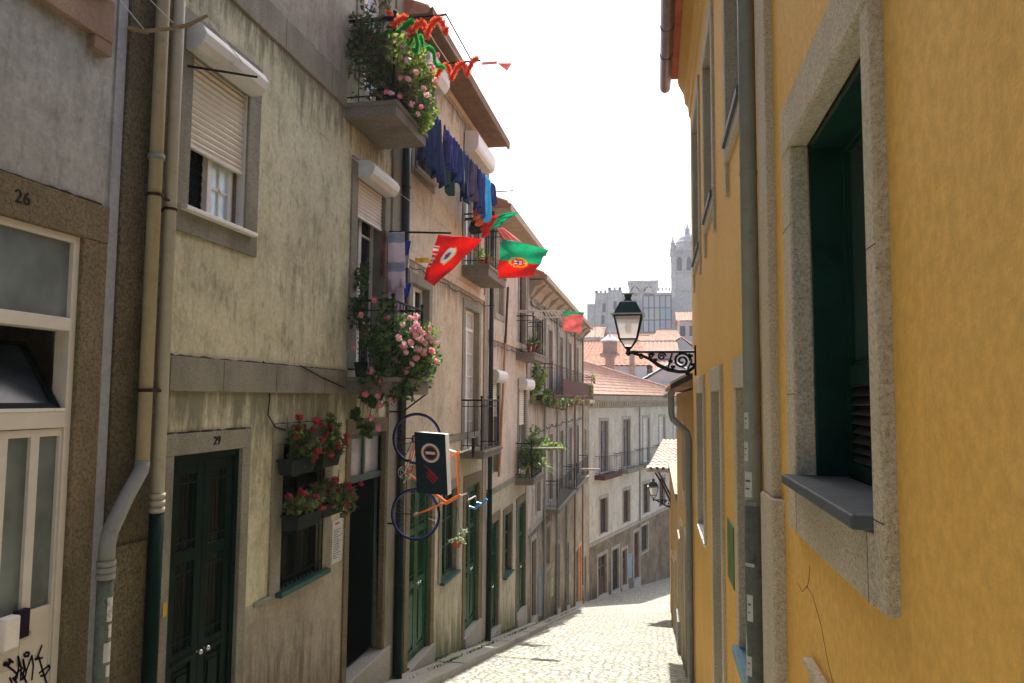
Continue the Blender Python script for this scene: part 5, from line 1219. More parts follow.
# laundry line on the warm beige house
t = thing('laundry_line', 'clothesline hung along the top floor of the warm beige house', 'clothesline', (-3.05, 9.4, 3.9))
MB().tube([(-3.05, 9.12, 4.0), (-3.05, 11.5, 4.0), (-3.05, 14.2, 4.12)], .005, 5).build('line', M['rope'], t)
MB().tube([(-3.6, 14.15, 4.08), (-2.75, 14.15, 4.1)], .012, 6).build('rod', M['iron'], t)
def garment(label, y0, y1, drop, mt, cat, seed, kind='sheet', X=-3.05, z=None, group='clothes on the laundry line', top=None):
    r = random.Random(seed); nx, nz = 14, 16; mb = MB(); ph = r.uniform(0, 6)
    zl = lambda y: (4.0 + max(0, y - 11.5) * .045) if z is None else z
    y0, y1 = y0 - .22 - (y1 - y0) * .12, y1 - .22 + (y1 - y0) * .12
    i0 = len(mb.v)
    for j in range(nz + 1):
        f = j / nz
        for i in range(nx + 1):
            u_ = i / nx; cx = .5; wd = 1.0
            if kind == 'shirt': wd = .55 if f > .35 else 1.0
            if kind == 'gather': wd = .55 + .45 * f
            y = y0 + (y1 - y0) * (cx + (u_ - cx) * wd)
            dz = .64 * drop * f * (1 + .07 * math.sin(u_ * 9 + ph) * (f > .6))
            if kind == 'trousers' and abs(u_ - .5) < .06 and f > .3: dz *= .98
            x = X + .045 * math.sin(u_ * 13 + ph + f * 2) * (.3 + f) + .02 * math.sin(u_ * 31 + ph)
            mb.v.append(Vector((x, y, zl(y) - dz)))
    for j in range(nz):
        for i in range(nx):
            if kind == 'trousers' and j > nz * .3 and i in (nx // 2, nx // 2 - 1) and (i == nx // 2 - 1): continue
            if kind == 'shirt' and .12 < j / nz < .35 and (i < 1 or i > nx - 2): continue
            q = i0 + j * (nx + 1) + i; mb.f.append((q, q + 1, q + nx + 2, q + nx + 1)); mb.m.append(0)
    o = mb.build('garment', mt, None, smooth=True, solid=.006); return tag(o, label, cat, group)
navy, indigo, purple, sky_, teal, grey_ = (cloth('cloth_' + n, c) for n, c in (('navy', (.012, .035, .13)), ('indigo', (.02, .04, .19)), ('purple', (.05, .045, .22)), ('sky', (.05, .50, .88)), ('dark_green', (.01, .07, .06)), ('mauve', (.10, .08, .15))))
garment('navy trousers nearest the top balcony, longest on the line', 9.45, 9.95, 1.25, navy, 'trousers', 1, 'trousers')
garment('dark navy overall hanging second on the laundry line', 9.98, 10.45, 1.35, navy, 'garment', 2, 'gather')
garment('purple-blue shirt hanging third on the laundry line', 10.5, 10.95, .85, purple, 'shirt', 3, 'shirt')
garment('dark green top peeping out below the purple shirts', 10.75, 11.25, 1.28, teal, 'garment', 4, X=-3.13)
garment('indigo shirt right after the purple-blue one', 11.0, 11.45, .95, indigo, 'shirt', 5, 'gather')
garment('black-blue trousers in the middle of the laundry line', 11.5, 11.95, 1.22, navy, 'trousers', 6, 'trousers')
garment('mauve-grey shirt in the farther half of the laundry line', 12.0, 12.5, 1.0, grey_, 'shirt', 7, 'gather')
garment('indigo garment just before the bright blue one', 12.55, 13.0, 1.15, indigo, 'garment', 8)
garment('bright sky-blue towel near the far end of the laundry line', 13.02, 13.55, 1.25, sky_, 'towel', 9)
garment('short navy garment at the far end of the laundry line', 13.6, 14.1, .62, indigo, 'garment', 10, 'gather')
garment('small orange cloth showing below the bright blue towel', 13.0, 13.35, 1.38, cloth('cloth_orange', (.75, .2, .07)), 'cloth', 11, X=-3.16)
# things hanging at the lower balcony
t = rod('slim dark flagpole projecting from the cream house above the pelargoniums', (-3.62, 9.5, 2.26), (-2.70, 9.5, 2.21), .014, 'flagpole', name='flagpole')
def hang(label, p, w0, w1, drop, mt, cat, seed, skew=0, th_=.005):
    """cloth hanging across the street (in x), from points p (top left) width w0"""
    r = random.Random(seed); nx, nz = 12, 14; mb = MB(); ph = r.uniform(0, 6); p = Vector(p)
    for j in range(nz + 1):
        f = j / nz
        for i in range(nx + 1):
            u_ = i / nx; w_ = w0 + (w1 - w0) * f
            mb.v.append(p + Vector((u_ * w_ + skew * f, .03 * math.sin(u_ * 11 + ph + f) * (.4 + f), -drop * f * (1 + .04 * math.sin(u_ * 7 + ph)))))
    for j in range(nz):
        for i in range(nx): q = j * (nx + 1) + i; mb.f.append((q, q + 1, q + nx + 2, q + nx + 1)); mb.m.append(0)
    return tag(mb.build('cloth', mt, None, smooth=True, solid=th_), label, cat)
hang('pale pink towel with blue stripes hanging from the flagpole', (-3.62 + .02, 9.46, 2.24), .26, .30, .78, cloth('towel_pink', (.84, .76, .80), .45, .05, c2=(.45, .5, .6), stripes=.8), 'towel', 2)
hang('thin pale net cloth under the striped towel', (-3.58, 9.50, 1.6), .22, .26, .68, cloth('net_cloth', (.62, .52, .60), .5), 'cloth', 3, .0)
hang('brown patterned cloth beside the striped towel', (-3.74 + .16, 9.2, 2.20), .08, .10, .62, cloth('brown_cloth', (.25, .12, .09), .2, .5), 'cloth', 4, -.02)
for k, (u_, v_, w_, hh, c_, lb) in enumerate(((403, 241, .12, .22, 'flagblue', 'blue rag tied high on the dark drainpipe'), (405, 255, .07, .18, 'curtain', 'pale blue rag tied below the blue one on the drainpipe'), (401, 283, .16, .20, 'flagblue', 'blue rag tied low on the dark drainpipe'))):
    hang(lb, at(u_, v_, 9.85), w_, w_ * .8, hh, M[c_], 'rag', 20 + k)
hang('yellow ribbon stretched behind the red flag', at(415, 258, 9.9), .2, .2, .07, M['flagyellow'], 'ribbon', 30, .02)

# flags ------------------------------------------------------------
def flag(label, corners, colour, mats, nx=54, ny=36, wave=.03, name='flag', seed=0, rip=3.0):
    """corners: top-left, top-right, bottom-right, bottom-left; colour(u, v) -> material index"""
    A, B, C_, D = map(Vector, corners); mb = MB(); ph = seed
    n = (B - A).cross(D - A).normalized()
    for j in range(ny + 1):
        for i in range(nx + 1):
            u_, v_ = i / nx, j / ny; p = A.lerp(B, u_).lerp(D.lerp(C_, u_), v_)
            mb.v.append(p + n * wave * (math.sin(rip * 2 * u_ + ph + 2.5 * v_) + .5 * math.sin(rip * 4.3 * v_ + u_ * 5 + ph)) )
    for j in range(ny):
        for i in range(nx): q = j * (nx + 1) + i; mb.f.append((q, q + 1, q + nx + 2, q + nx + 1)); mb.m.append(colour((i + .5) / nx, (j + .5) / ny))
    return tag(mb.build(name, mats, None, smooth=True, solid=.003), label, 'flag')
FMts = [M['flagred'], M['flaggreen'], M['flagyellow'], M['flagwhite'], M['flagblue']]
def nat(cx=.4, cy=.5, r1=.2, ar=1.5):
    def f(u_, v_):
        du, dv = (u_ - cx) * ar, v_ - cy; d = math.hypot(du, dv)
        if abs(du) < r1 * .52 and -r1 * .6 < dv < r1 * .62 and (dv < r1 * .25 or abs(du) < r1 * .5 * (1 - (dv - r1 * .25) / (r1 * .6))):
            if abs(du) < r1 * .30 and abs(dv) < r1 * .36:
                return 4 if (abs(du) < r1 * .1 or abs(dv) < r1 * .1) else 3
            return 0
        if d < r1 and d > r1 * .78 or (d < r1 and (abs(du) < r1 * .07 or abs(dv) < r1 * .07 or abs(du - dv) < r1 * .08)): return 2
        return 1 if u_ < cx else 0
    return f
def red_emblem(u_, v_):
    du, dv = (u_ - .55) * 1.3, v_ - .42; d = math.hypot(du, dv * 1.1)
    if d < .19:
        if d < .085: return 4 if (abs(du) < .03) else (0 if abs(dv) < .03 else (1 if du > .04 else 2))
        return 3
    if .19 < d < .23 and du > .05: return 2
    if u_ < .18 and .25 < v_ < .75 and int(v_ * 22) % 2: return 3
    return 0
flag('red flag with white round emblem, gathered to a point, hanging from the slim flagpole', [at(437, 234, 9.5), at(482, 239, 9.35), at(434, 286, 9.3), at(424, 279, 9.5)], red_emblem, FMts, wave=.025, seed=1, name='red_flag')
def rotv(f): return lambda u_, v_: f(v_, 1 - u_)
t = flag('bright green and red national flag, largest, spread open below the balcony railing', [at(500, 238, 13.3), at(547, 249, 13.0), at(534, 276, 13.0), at(499, 279, 13.3)], rotv(lambda a, b: nat(.56, .52, .20, 1.35)(a, b)), FMts, wave=.05, seed=2, name='national_flag')
flag('crumpled red and green national flag draped on the railing corner of the flag balcony', [at(481, 217, 13.45), at(519, 211, 13.2), at(503, 222, 13.2), at(482, 238, 13.45)], lambda u_, v_: 0 if u_ < .42 else (2 if (.45 < u_ < .6 and .3 < v_ < .8 and int((u_ + v_) * 30) % 2) else 1), FMts, wave=.05, seed=4, rip=5, name='national_flag')
hang('sunlit strip of red and white cloth between the two national flags', at(497, 228, 13.4), .12, .3, .28, M['flagpink'], 'cloth', 41, .18)
mb = MB(); mb.ball(at(478, 226, 13.5), .17, 10, 8, sc=(1, .6, .9)); mb.ball(at(474, 229, 13.5), .11, 8, 6)
tag(mb.build('black_bag', cloth('black_bag', (.012, .012, .014), .05), None, smooth=True), 'dark bundle tied on the railing rod beside the crumpled flag', 'bag')
rod('dark rod across the flag balcony above the railing', at(461, 219, 13.6), at(497, 217, 13.5), .02, 'rod')
flag('faded pink flag with green upper edge at the end of the folding airer', [at(563, 311, 19.0), at(584, 312, 18.9), at(582, 333, 18.9), at(563, 331, 19.0)], lambda u_, v_: 1 if v_ < .24 - .1 * u_ + (.1 if u_ < .3 else 0) - .05 else 0, [M['flagpink'], M['flaggreen2']], wave=.03, seed=3, name='faded_flag')
t = thing('folding_airer', 'pale folding clothes airer jutting out above the terracotta pot balcony', 'clothes airer', (-3.3, 19.2, 2.2)); mb = MB()
for v_ in (311, 317.5):
    mb.tube([at(516 + (v_ - 311) * 3, v_, 19.2), at(565, v_ - .3, 19.1)], .022, 5)
for k in range(9): mb.tube([at(534 + k * 3.3, 311, 19.2), at(538 + k * 3.3, 317.5, 19.15)], .012, 4)
mb.tube([at(514, 312, 19.2), at(535, 312, 19.2)], .022, 5); mb.build('frame', M['rope'], t)
rod('white clothes pole over the fern balcony', at(520, 448, 19.3), at(563, 448, 19.0), .022, 'rod', M['rope'])
rod('pale clothes pole projecting from the low iron balconies', at(580, 469, 31), at(600, 469.5, 31), .04, 'rod', M['wallpink'])

# ================================================================== hanging bicycle
t = thing('hanging_bicycle', 'orange-framed bicycle with blue wheels hung vertically from the wall as a shop sign', 'bicycle', (-3.1, 9.5, -1.0))
By = 9.5
RH, FH = Vector((-3.13, By, -.55)), Vector((-3.13, By, -1.545))
X_, Z_ = Vector((1, 0, 0)), Vector((0, 0, 1))
bl = paint('blue_rim', (.05, .06, .28), .35, .2); org = paint('orange_frame_paint', (.80, .17, .03), .35, .1)
def wheel(c):
    o = MB().ring(c, .333, .0095, X_, Z_, 48, 8).build('wheel', M['iron'], t)
    lab(o, 'blue-rimmed wheel')
    MB().ring(c, .315, .011, X_, Z_, 48, 6).build('rim', bl, o)
    mb = MB()
    for k in range(24): q = 2 * math.pi * k / 24; mb.tube([c + Vector((0, .025 * (1 if k % 2 else -1), 0)), c + X_ * .31 * math.cos(q) + Z_ * .31 * math.sin(q)], .0012, 3)
    mb.build('spokes', M['pipegrey'], o)
    MB().tube([c - Vector((0, .05, 0)), c + Vector((0, .05, 0))], .02, 10).build('hub', M['brass'], o)
wheel(RH); wheel(FH)
BB = Vector((-3.27, By, -1.0)); ST = Vector((-2.53, By, -.72)); HT = Vector((-2.54, By, -1.28)); HB = Vector((-2.70, By, -1.38))
mb = MB()
mb.tube([BB, ST], .016, 10); mb.tube([ST + Vector((-.05, 0, 0)), HT], .016, 10); mb.tube([BB, HB], .018, 10); mb.tube([HT + Vector((.02, 0, .01)), HB + Vector((-.02, 0, -.01))], .022, 10)
for s_ in (-.05, .05): mb.tube([BB + Vector((0, s_, 0)), RH + Vector((0, s_, 0))], .009, 8); mb.tube([ST + Vector((-.06, s_ * .4, 0)), RH + Vector((0, s_, 0))], .008, 8)
mb.build('frame', org, t)
mb = MB()
for s_ in (-.05, .05): mb.tube([HB, HB + Vector((-.06, s_, -.01)), FH + Vector((.16, s_, .06)), FH + Vector((0, s_, 0))], [.014, .013, .011, .008], 8)
mb.build('fork', org, t)
mb = MB(); mb.tube([ST, ST + Vector((.14, 0, .06))], .013, 8); mb.build('seat_post', M['brass'], t)
mb = MB(); sp = ST + Vector((.16, 0, .07)); mb.prism([sp + Vector((.0, -.06, .13)), sp + Vector((.04, -.06, .13)), sp + Vector((.04, .06, .13)), sp + Vector((0, .06, .13))], [sp + Vector((.0, -.015, -.14)), sp + Vector((.025, -.015, -.14)), sp + Vector((.025, .015, -.14)), sp + Vector((0, .015, -.14))]); mb.build('saddle', M['iron'], t, bevel=.012)
mb = MB(); mb.tube([HT + Vector((.01, 0, 0)), HT + Vector((.11, 0, .03)), HT + Vector((.13, 0, -.04))], .012, 8)
c0 = HT + Vector((.17, 0, -.03)); mb.tube([c0 + Vector((0, -.2, 0)), c0 + Vector((0, .2, 0))], .012, 8)
for s_ in (-.2, .2): mb.tube([c0 + Vector((0, s_, 0)), c0 + Vector((.02, s_, -.08)), c0 + Vector((.10, s_, -.10)), c0 + Vector((.15, s_, -.03))], .012, 8)
o_ = mb.build('handlebar', M['brass'], t); tape = paint('blue_bar_tape', (.03, .25, .6))
for s_ in (-.2, .2): MB().tube([c0 + Vector((.03, s_, -.085)), c0 + Vector((.10, s_, -.10)), c0 + Vector((.16, s_, -.03))], .018, 8).build('grip', tape, o_)
mb = MB(); mb.ring(BB + Vector((0, -.05, 0)), .09, .006, X_, Z_, 28, 5); mb.ring(BB + Vector((0, -.05, 0)), .065, .004, X_, Z_, 24, 5)
for k in range(5): q = k * 1.257; mb.tube([BB + Vector((0, -.05, 0)), BB + Vector((.09 * math.cos(q), -.05, .09 * math.sin(q)))], .006, 5)
mb.tube([BB + Vector((0, -.06, 0)), BB + Vector((.06, -.07, .15))], .009, 6);
mb.tube([BB + Vector((0, .06, 0)), BB + Vector((-.06, .07, -.15))], .009, 6); mb.tube([BB + Vector((0, -.06, 0)), BB + Vector((0, .07, 0))], .015, 8); o_ = mb.build('crankset', M['brass'], t); MB().box(WF, BB.x + .03, BB.x + .09, By - .16, By - .075, BB.z + .155, BB.z + .18).build('pedal', M['iron'], o_)
mb = MB(); mb.tube([BB + Vector((.09, -.05, 0)), RH + Vector((.035, -.05, 0))], .004, 4); mb.tube([BB + Vector((-.09, -.05, 0)), RH + Vector((-.035, -.05, 0))], .004, 4); mb.ring(RH + Vector((0, -.05, 0)), .045, .012, X_, Z_, 16, 5); mb.tube([RH + Vector((.05, -.05, -.03)), RH + Vector((.04, -.05, -.12))], .012, 5); mb.build('chain', M['iron'], t)
# wall mount of the bicycle
mb = MB(); mb.tube([(-3.40, 9.62, .02), (-3.40, 9.62, -1.98)], .010, 6); mb.tube([(-3.6, 9.62, -.2), (-3.40, 9.62, -.2)], .012, 6); mb.tube([(-3.6, 9.62, -1.7), (-3.40, 9.62, -1.7)], .012, 6); mb.tube([(-3.40, 9.5, -.55), (-3.13, 9.5, -.55)], .008, 6); mb.tube([(-3.40, 9.5, -1.545), (-3.13, 9.5, -1.545)], .008, 6)
mb.tube([(-3.40, 9.62, -.22), (-2.98, 9.4, .04)], .011, 6); mb.tube([(-3.40, 9.62, -.55), (-3.40, 9.5, -.55)], .009, 6); mb.tube([(-3.40, 9.62, -1.545), (-3.40, 9.5, -1.545)], .009, 6)
tag(mb.build('sign_bracket', M['iron']), 'thin iron wall bracket holding the bicycle beneath the pelargonium balcony', 'bracket')
# box sign
SF_o = Vector((-2.82, 9.2, -.84)); ta = math.radians(-3.5)
SF = Frame(SF_o, (math.cos(0), 0, 0), (0, -1, 0))
t = thing('shop_sign', 'dark blue box sign with white ringed symbol mounted in front of the bicycle', 'sign', SF_o)
def sg(x, d_, z): return SF_o + Vector((x * math.cos(ta) + z * math.sin(-ta) * -1, -d_, z * math.cos(ta) + x * math.sin(ta)))
W2, H2 = .205, .385
mb = MB(); mb.prism([sg(-W2, -.13, -H2), sg(W2, -.13, -H2), sg(W2, -.13, H2), sg(-W2, -.13, H2)], [sg(-W2, .05, -H2), sg(W2, .05, -H2), sg(W2, .05, H2), sg(-W2, .05, H2)]); mb.build('sign_box', M['marble'], t, bevel=.006)
mb = MB(); nv = paint('navy_sign_panel', (.008, .022, .032), .35, .15); mb.prism([sg(-W2 + .0, .052, -H2 + .0), sg(W2 - .0, .052, -H2 + .0), sg(W2 - .0, .052, H2 - .0), sg(-W2 + .0, .052, H2 - .0)], [sg(-W2, .056, -H2), sg(W2, .056, -H2), sg(W2, .056, H2), sg(-W2, .056, H2)]); f_ = mb.build('sign_face', nv, t)
def disc(r0, r1, d_, cx=.0, cz=.13, n=36):
    mb = MB()
    for k in range(n):
        q0, q1 = 2 * math.pi * k / n, 2 * math.pi * (k + 1) / n
        mb.face([sg(cx + r0 * math.cos(q0), d_, cz + r0 * math.sin(q0)), sg(cx + r1 * math.cos(q0), d_, cz + r1 * math.sin(q0)), sg(cx + r1 * math.cos(q1), d_, cz + r1 * math.sin(q1)), sg(cx + r0 * math.cos(q1), d_, cz + r0 * math.sin(q1))])
    return mb
disc(.092, .122, .059).build('white_ring', M['marble'], f_, recalc=False); disc(.070, .090, .060).build('red_ring', M['redink'], f_, recalc=False)
mb = MB(); mb.face([sg(-.062, .061, .112), sg(.062, .061, .112), sg(.062, .061, .148), sg(-.062, .061, .148)]); mb.build('white_bar', M['marble'], f_, recalc=False)
mb = MB(); cc_ = Vector((.0, -.17))
for (x0, z0, x1, z1, w_) in ((-.09, -.03, .05, -.13, .007), (-.04, -.085, .085, -.19, .017), (-.055, -.125, .06, -.225, .012), (-.06, -.165, .03, -.25, .009)):
    v = Vector((x1 - x0, z1 - z0)).normalized(); n_ = Vector((-v.y, v.x)) * w_
    mb.face([sg(x0 - n_.x, .060 + .0003 * len(mb.f), z0 - n_.y), sg(x1 - n_.x, .060 + .0003 * len(mb.f), z1 - n_.y), sg(x1 + n_.x, .060 + .0003 * len(mb.f), z1 + n_.y), sg(x0 + n_.x, .060 + .0003 * len(mb.f), z0 + n_.y)])
mb.build('red_mark', M['redink'], f_, recalc=False)
# hanging pot below the handlebar
pc = at(457, 546, 9.6)
t = thing('hanging_flower_pot', 'small terracotta pot of white and green flowers hanging below the bicycle handlebar', 'hanging pot', pc); mb = MB()
mb.lathe(pc + Vector((0, 0, -.02)), [(.04, 0), (.065, .07), (.07, .08), (.05, .08)], 12); mb.build('pot', M['terracotta'], t)
mb = MB(); r = random.Random(8); leafball(mb, pc + Vector((0, 0, .10)), (.16, .12, .055), 260, .04, r, (1, 0, 4)); mb.build('foliage', LM + [M['flagwhite']], t, recalc=False)
mb = MB(); mb.tube([pc + Vector((-.06, 0, .06)), pc + Vector((0, 0, .5))], .0025, 4); mb.tube([pc + Vector((.06, 0, .06)), pc + Vector((0, 0, .5))], .0025, 4); mb.build('wire', M['iron'], t)

# cables slung along the facades
def cable(label, pts, r_=.008):
    t = MB(); t.tube(pts, r_, 5); return tag(t.build('cable', M['iron']), label, 'cable')
r = random.Random(77)
def run(y0, y1, z, sag, n, X=-3.565):
    p = []
    for k in range(n):
        a, b = y0 + (y1 - y0) * k / n, y0 + (y1 - y0) * (k + 1) / n; s_ = sag * r.uniform(.4, 1.3)
        for j in range(5): f = j / 5; p.append((X + .01 * math.sin(9 * f + k), a + (b - a) * f, z - s_ * 4 * f * (1 - f)))
    p.append((X, y1, z)); return p
cable('black cable sagging in short spans along the warm beige house below its upper windows', run(10.1, 15.5, 1.98, .05, 7))
cable('thin cable running under the eave of the warm beige house', run(10.1, 15.5, 5.25, .03, 6), .006)
cable('cable sagging along the pinkish beige house above the shutter boxes', run(15.8, 20.8, 1.22, .05, 6))
cable('thick cable bundle under the weathered house eave', run(21.1, 36.5, 2.8, .10, 12), .018)
cable('cable along the weathered house below its rusty balcony', run(21.1, 36.5, -.9, .12, 10), .015)

# weeds and moss where wall meets pavement
mb = MB(); r = random.Random(99)
for k in range(1500):
    y = r.choice((r.uniform(9.8, 21), r.gauss(14.4, .5), r.gauss(18.4, .5), r.gauss(12, .4), r.uniform(20, 33))); x = -3.58 + abs(r.gauss(0, .025)) if r.random() < .7 else -3.32 + r.gauss(0, .012)
    leaf(mb, (x, y, gz(y) + (.145 if y < 21.6 else .06) + r.uniform(0, .03)), r.uniform(.02, .06), r, r.choice((0, 1, 2)), Vector((0, 0, .8)))
tag(mb.build('weeds', LM, None, recalc=False), kind='stuff')
# ================================================================== roofs and cathedral across the valley
def block(name, label, pts, Y, depth, zbot, wall, roofm=None, cat='house'):
    pass
def bghouse(label, u0, u1, v_eave, v_top, Y, D, wall, roofm, kind='gable_side', zb=None, win=0, group='roofs across the valley', hip=.25):
    """house whose front eave spans pixels u0..u1 at distance Y; the ridge is D/2 behind"""
    a, b = at(u0, v_eave, Y), at(u1, v_eave, Y); ze = (a.z + b.z) / 2; rz = at((u0 + u1) / 2, v_top, Y + D / 2).z; g0 = terrain_z(Y) - 1
    t = thing('distant_house', label, 'house', ((a.x + b.x) / 2, Y, g0), group)
    mb = MB(); mb.box(WF, a.x + .15, b.x - .15, Y, Y + D, g0, ze)
    if kind == 'gable_front':
        mx = (a.x + b.x) / 2; mb.prism([(a.x + .15, Y, ze), (b.x - .15, Y, ze), (mx, Y, rz - .1)], [(a.x + .15, Y + D, ze), (b.x - .15, Y + D, ze), (mx, Y + D, rz - .1)])
    elif kind != 'hip':
        for x0, x1 in ((a.x + .15, a.x + .35), (b.x - .35, b.x - .15)): mb.prism([(x0, Y, ze), (x0, Y + D, ze), (x0, Y + D / 2, rz - .1)], [(x1, Y, ze), (x1, Y + D, ze), (x1, Y + D / 2, rz - .1)])
    mb.build('wall', wall, t)
    mb = MB()
    if kind == 'gable_front':
        tiled(mb, (a.x - .2, Y - .3, ze), (a.x - .2, Y + D, ze), (mx, Y + D, rz), (mx, Y - .3, rz), .45, .09); tiled(mb, (b.x + .2, Y - .3, ze), (b.x + .2, Y + D, ze), (mx, Y + D, rz), (mx, Y - .3, rz), .45, .09)
    else:
        h_ = (b.x - a.x) * hip if kind == 'hip' else 0
        e = .3; tiled(mb, (a.x - e, Y - e, ze), (b.x + e, Y - e, ze), (b.x + e - h_, Y + D / 2, rz), (a.x - e + h_, Y + D / 2, rz), .45, .09); tiled(mb, (a.x - e, Y + D + e, ze), (b.x + e, Y + D + e, ze), (b.x + e - h_, Y + D / 2, rz), (a.x - e + h_, Y + D / 2, rz), .45, .09)
        if h_:
            for x, q in ((a.x - e, a.x - e + h_), (b.x + e, b.x + e - h_)): tiled(mb, (x, Y - e, ze), (x, Y + D + e, ze), (q, Y + D / 2 + .05, rz), (q, Y + D / 2 - .05, rz), .45, .09)
        mb.box(WF, a.x - e + h_, b.x + e - h_, Y + D / 2 - .12, Y + D / 2 + .12, rz, rz + .16)
    mb.build('roof', roofm, t, recalc=False)
    if win:
        for k in range(win):
            x = a.x + (b.x - a.x) * (k + .5) / win; w_ = min(.45, (b.x - a.x) / win * .28); mb = MB(); mb.box(WF, x - w_, x + w_, Y - .04, Y + .02, ze - 2.2, ze - .7); mb.build('window', M['cath_dark'], t)
    return t
bghouse('wide salmon tiled roof just above the far bend house at left', 560, 648, 366, 342, 66, 16, M['wallwhite'], M['tile'], 'hip', hip=.15)
bghouse('salmon roof behind the street lantern above the brown wall', 622, 676, 352, 342, 84, 8, M['wallbrown'], M['tile_pale'], win=3)
bghouse('salmon roof between the far bend house and the white gable', 628, 672, 372, 362, 70, 9, M['wallbrown'], M['tile_pale'])
bghouse('white gabled house right under the lamp bracket', 636, 712, 385, 364, 63, 9, M['wallwhite'], M['wallwhite'], 'gable_front')
bghouse('small white house behind the right end of the lamp bracket', 662, 700, 352, 340, 88, 9, M['wallwhite'], M['tile_pale'], 'gable_front')
bghouse('pale pink house with tiled roof beside the cathedral tower foot', 678, 706, 321, 312, 110, 9, M['wallpink'], M['tile_pale'], win=3)
bghouse('beige roof in front of the coloured glass wall', 653, 682, 344, 330, 104, 10, M['wallpink'], M['tile_pale'], 'hip')
bghouse('low beige roof directly right of the lantern', 624, 655, 346, 336, 112, 10, M['wallwhite'], M['tile_old'], 'hip')
bghouse('pale roof half hidden behind the weathered house eave', 570, 602, 338, 327, 118, 10, M['wallwhite'], M['tile_old'], 'gable_side')
bghouse('roof row at the foot of the cathedral behind the lantern', 590, 664, 346, 334, 126, 9, M['wallpink'], M['tile'], win=6)
bghouse('tiled roof hidden low behind the white pavilion', 585, 630, 360, 350, 95, 9, M['wallpink'], M['tile'], win=3)
# white pavilion roof on a dark drum
c = at(610, 342, 70); t = thing('roof_pavilion', 'white pyramidal pavilion roof on a dark drum left of the lantern', 'pavilion', (c.x, 70, c.z - 4)); mb = MB()
mb.lathe((c.x, 70, c.z - 4), [(.68, 0), (.68, 4.1)], 8); mb.build('drum', M['wallbrown'], t); mb = MB(); mb.lathe((c.x, 70, c.z), [(.95, 0), (.92, .1), (.25, .62), (.09, .75), (.07, 1.0), (.02, 1.1)], 8); mb.build('roof', M['wallwhite'], t)
for (u_, v0, v1, Y, w_, lb) in ((610, 356, 366, 62, .36, 'short dark chimney on the salmon roof left of the lantern'), (632, 352, 373, 66, .22, 'tall brown chimney below the lantern'), (598, 340, 360, 80, .12, 'thin ventilation pipe on the leftmost salmon roof')):
    a = at(u_, v0, Y); b = at(u_, v1, Y); mb = MB(); mb.box(WF, a.x - w_, a.x + w_, Y - w_, Y + w_, b.z - 1.5, a.z); mb.box(WF, a.x - w_ - .06, a.x + w_ + .06, Y - w_ - .06, Y + w_ + .06, a.z - .02, a.z + .12)
    tag(mb.build('chimney', M['wallbrown']), lb, 'chimney')
# roof aerials
for (u_, v0, v1, Y, lb) in ((595, 300, 352, 78, 'thin roof aerial nearest the weathered house eave'), (604, 322, 360, 80, 'short roof aerial between the pavilion and the eave')):
    a, b = at(u_, v0, Y), at(u_, v1, Y); mb = MB(); mb.tube([a, Vector((b.x, b.y, b.z - 2))], .035, 5)
    for k in range(4): z = a.z - .3 - k * .22; mb.tube([(a.x - .5 + k * .08, Y, z), (a.x + .5 - k * .08, Y, z)], .018, 4)
    tag(mb.build('aerial', M['pipegrey']), lb, 'aerial')

# cathedral
CYd = 165.0
c0 = at(640, 345, CYd)
t = thing('cathedral', 'pale grey crenellated cathedral with pinnacled tower on the skyline', 'cathedral', (c0.x, CYd, c0.z - 6))
def cbox(mb, u0, u1, v0, v1=372, Y=CYd, D=10, dz=0):
    a, b, q = at(u0, v0, Y), at(u1, v0, Y), at(u0, v1, Y); mb.box(WF, a.x, b.x, Y, Y + D, q.z, a.z + dz); return a, b
def cren(mb, u0, u1, v, Y, D, w=.55, h_=.6):
    a, b = at(u0, v, Y), at(u1, v, Y); n = max(2, int((b.x - a.x) / (2 * w)))
    for k in range(n + 1):
        x = a.x + (b.x - a.x - w) * k / n; mb.box(WF, x, x + w, Y, Y + .6, a.z, a.z + h_); mb.box(WF, x, x + w, Y + D - .6, Y + D, a.z, a.z + h_)
    for k in range(int(D / (2 * w))): 
        y_ = Y + k * 2 * w
        for x in (a.x, b.x - .6): mb.box(WF, x, x + .6, y_, y_ + w, a.z, a.z + h_ - .003)
mb = MB(); cbox(mb, 595, 611, 293, D=9); cren(mb, 595, 611, 293, CYd, 9)
cbox(mb, 608, 621, 290, Y=CYd - 1.5, D=9); cren(mb, 608, 621, 290, CYd - 1.5, 9); cbox(mb, 587, 596, 304, Y=CYd + 1, D=10)
for u_, v_, w2, h2 in ((604, 305, .35, 1.4), (615, 303, .35, 1.6), (604, 318, .35, 1.2)): pass
mb.build('west_block', M['cath'], t)
for u_, v_, Y in ((604, 306, CYd), (615, 304, CYd - 1.5), (603, 318, CYd)): a = at(u_, v_, Y); MB().box(WF, a.x - .35, a.x + .35, Y - .06, Y + .1, a.z - 1.4, a.z + .6).build('slit_window', M['cath_dark'], t)
mb = MB(); cbox(mb, 618, 646, 296, Y=CYd + 6, D=16); cren(mb, 618, 646, 296, CYd + 6, 16, .4, .7); cbox(mb, 644, 674, 293, Y=CYd + 9, D=16); cren(mb, 644, 674, 291, CYd + 9, 16, .4, .7)
a, b = cbox(mb, 629, 657, 283, Y=CYd + 14, D=14); mb.box(WF, a.x - .4, b.x + .4, CYd + 13.6, CYd + 28.4, a.z - .0, a.z + .5)
mb.tube([at(642, 278, CYd + 14), at(642, 285, CYd + 14)], .12, 5)
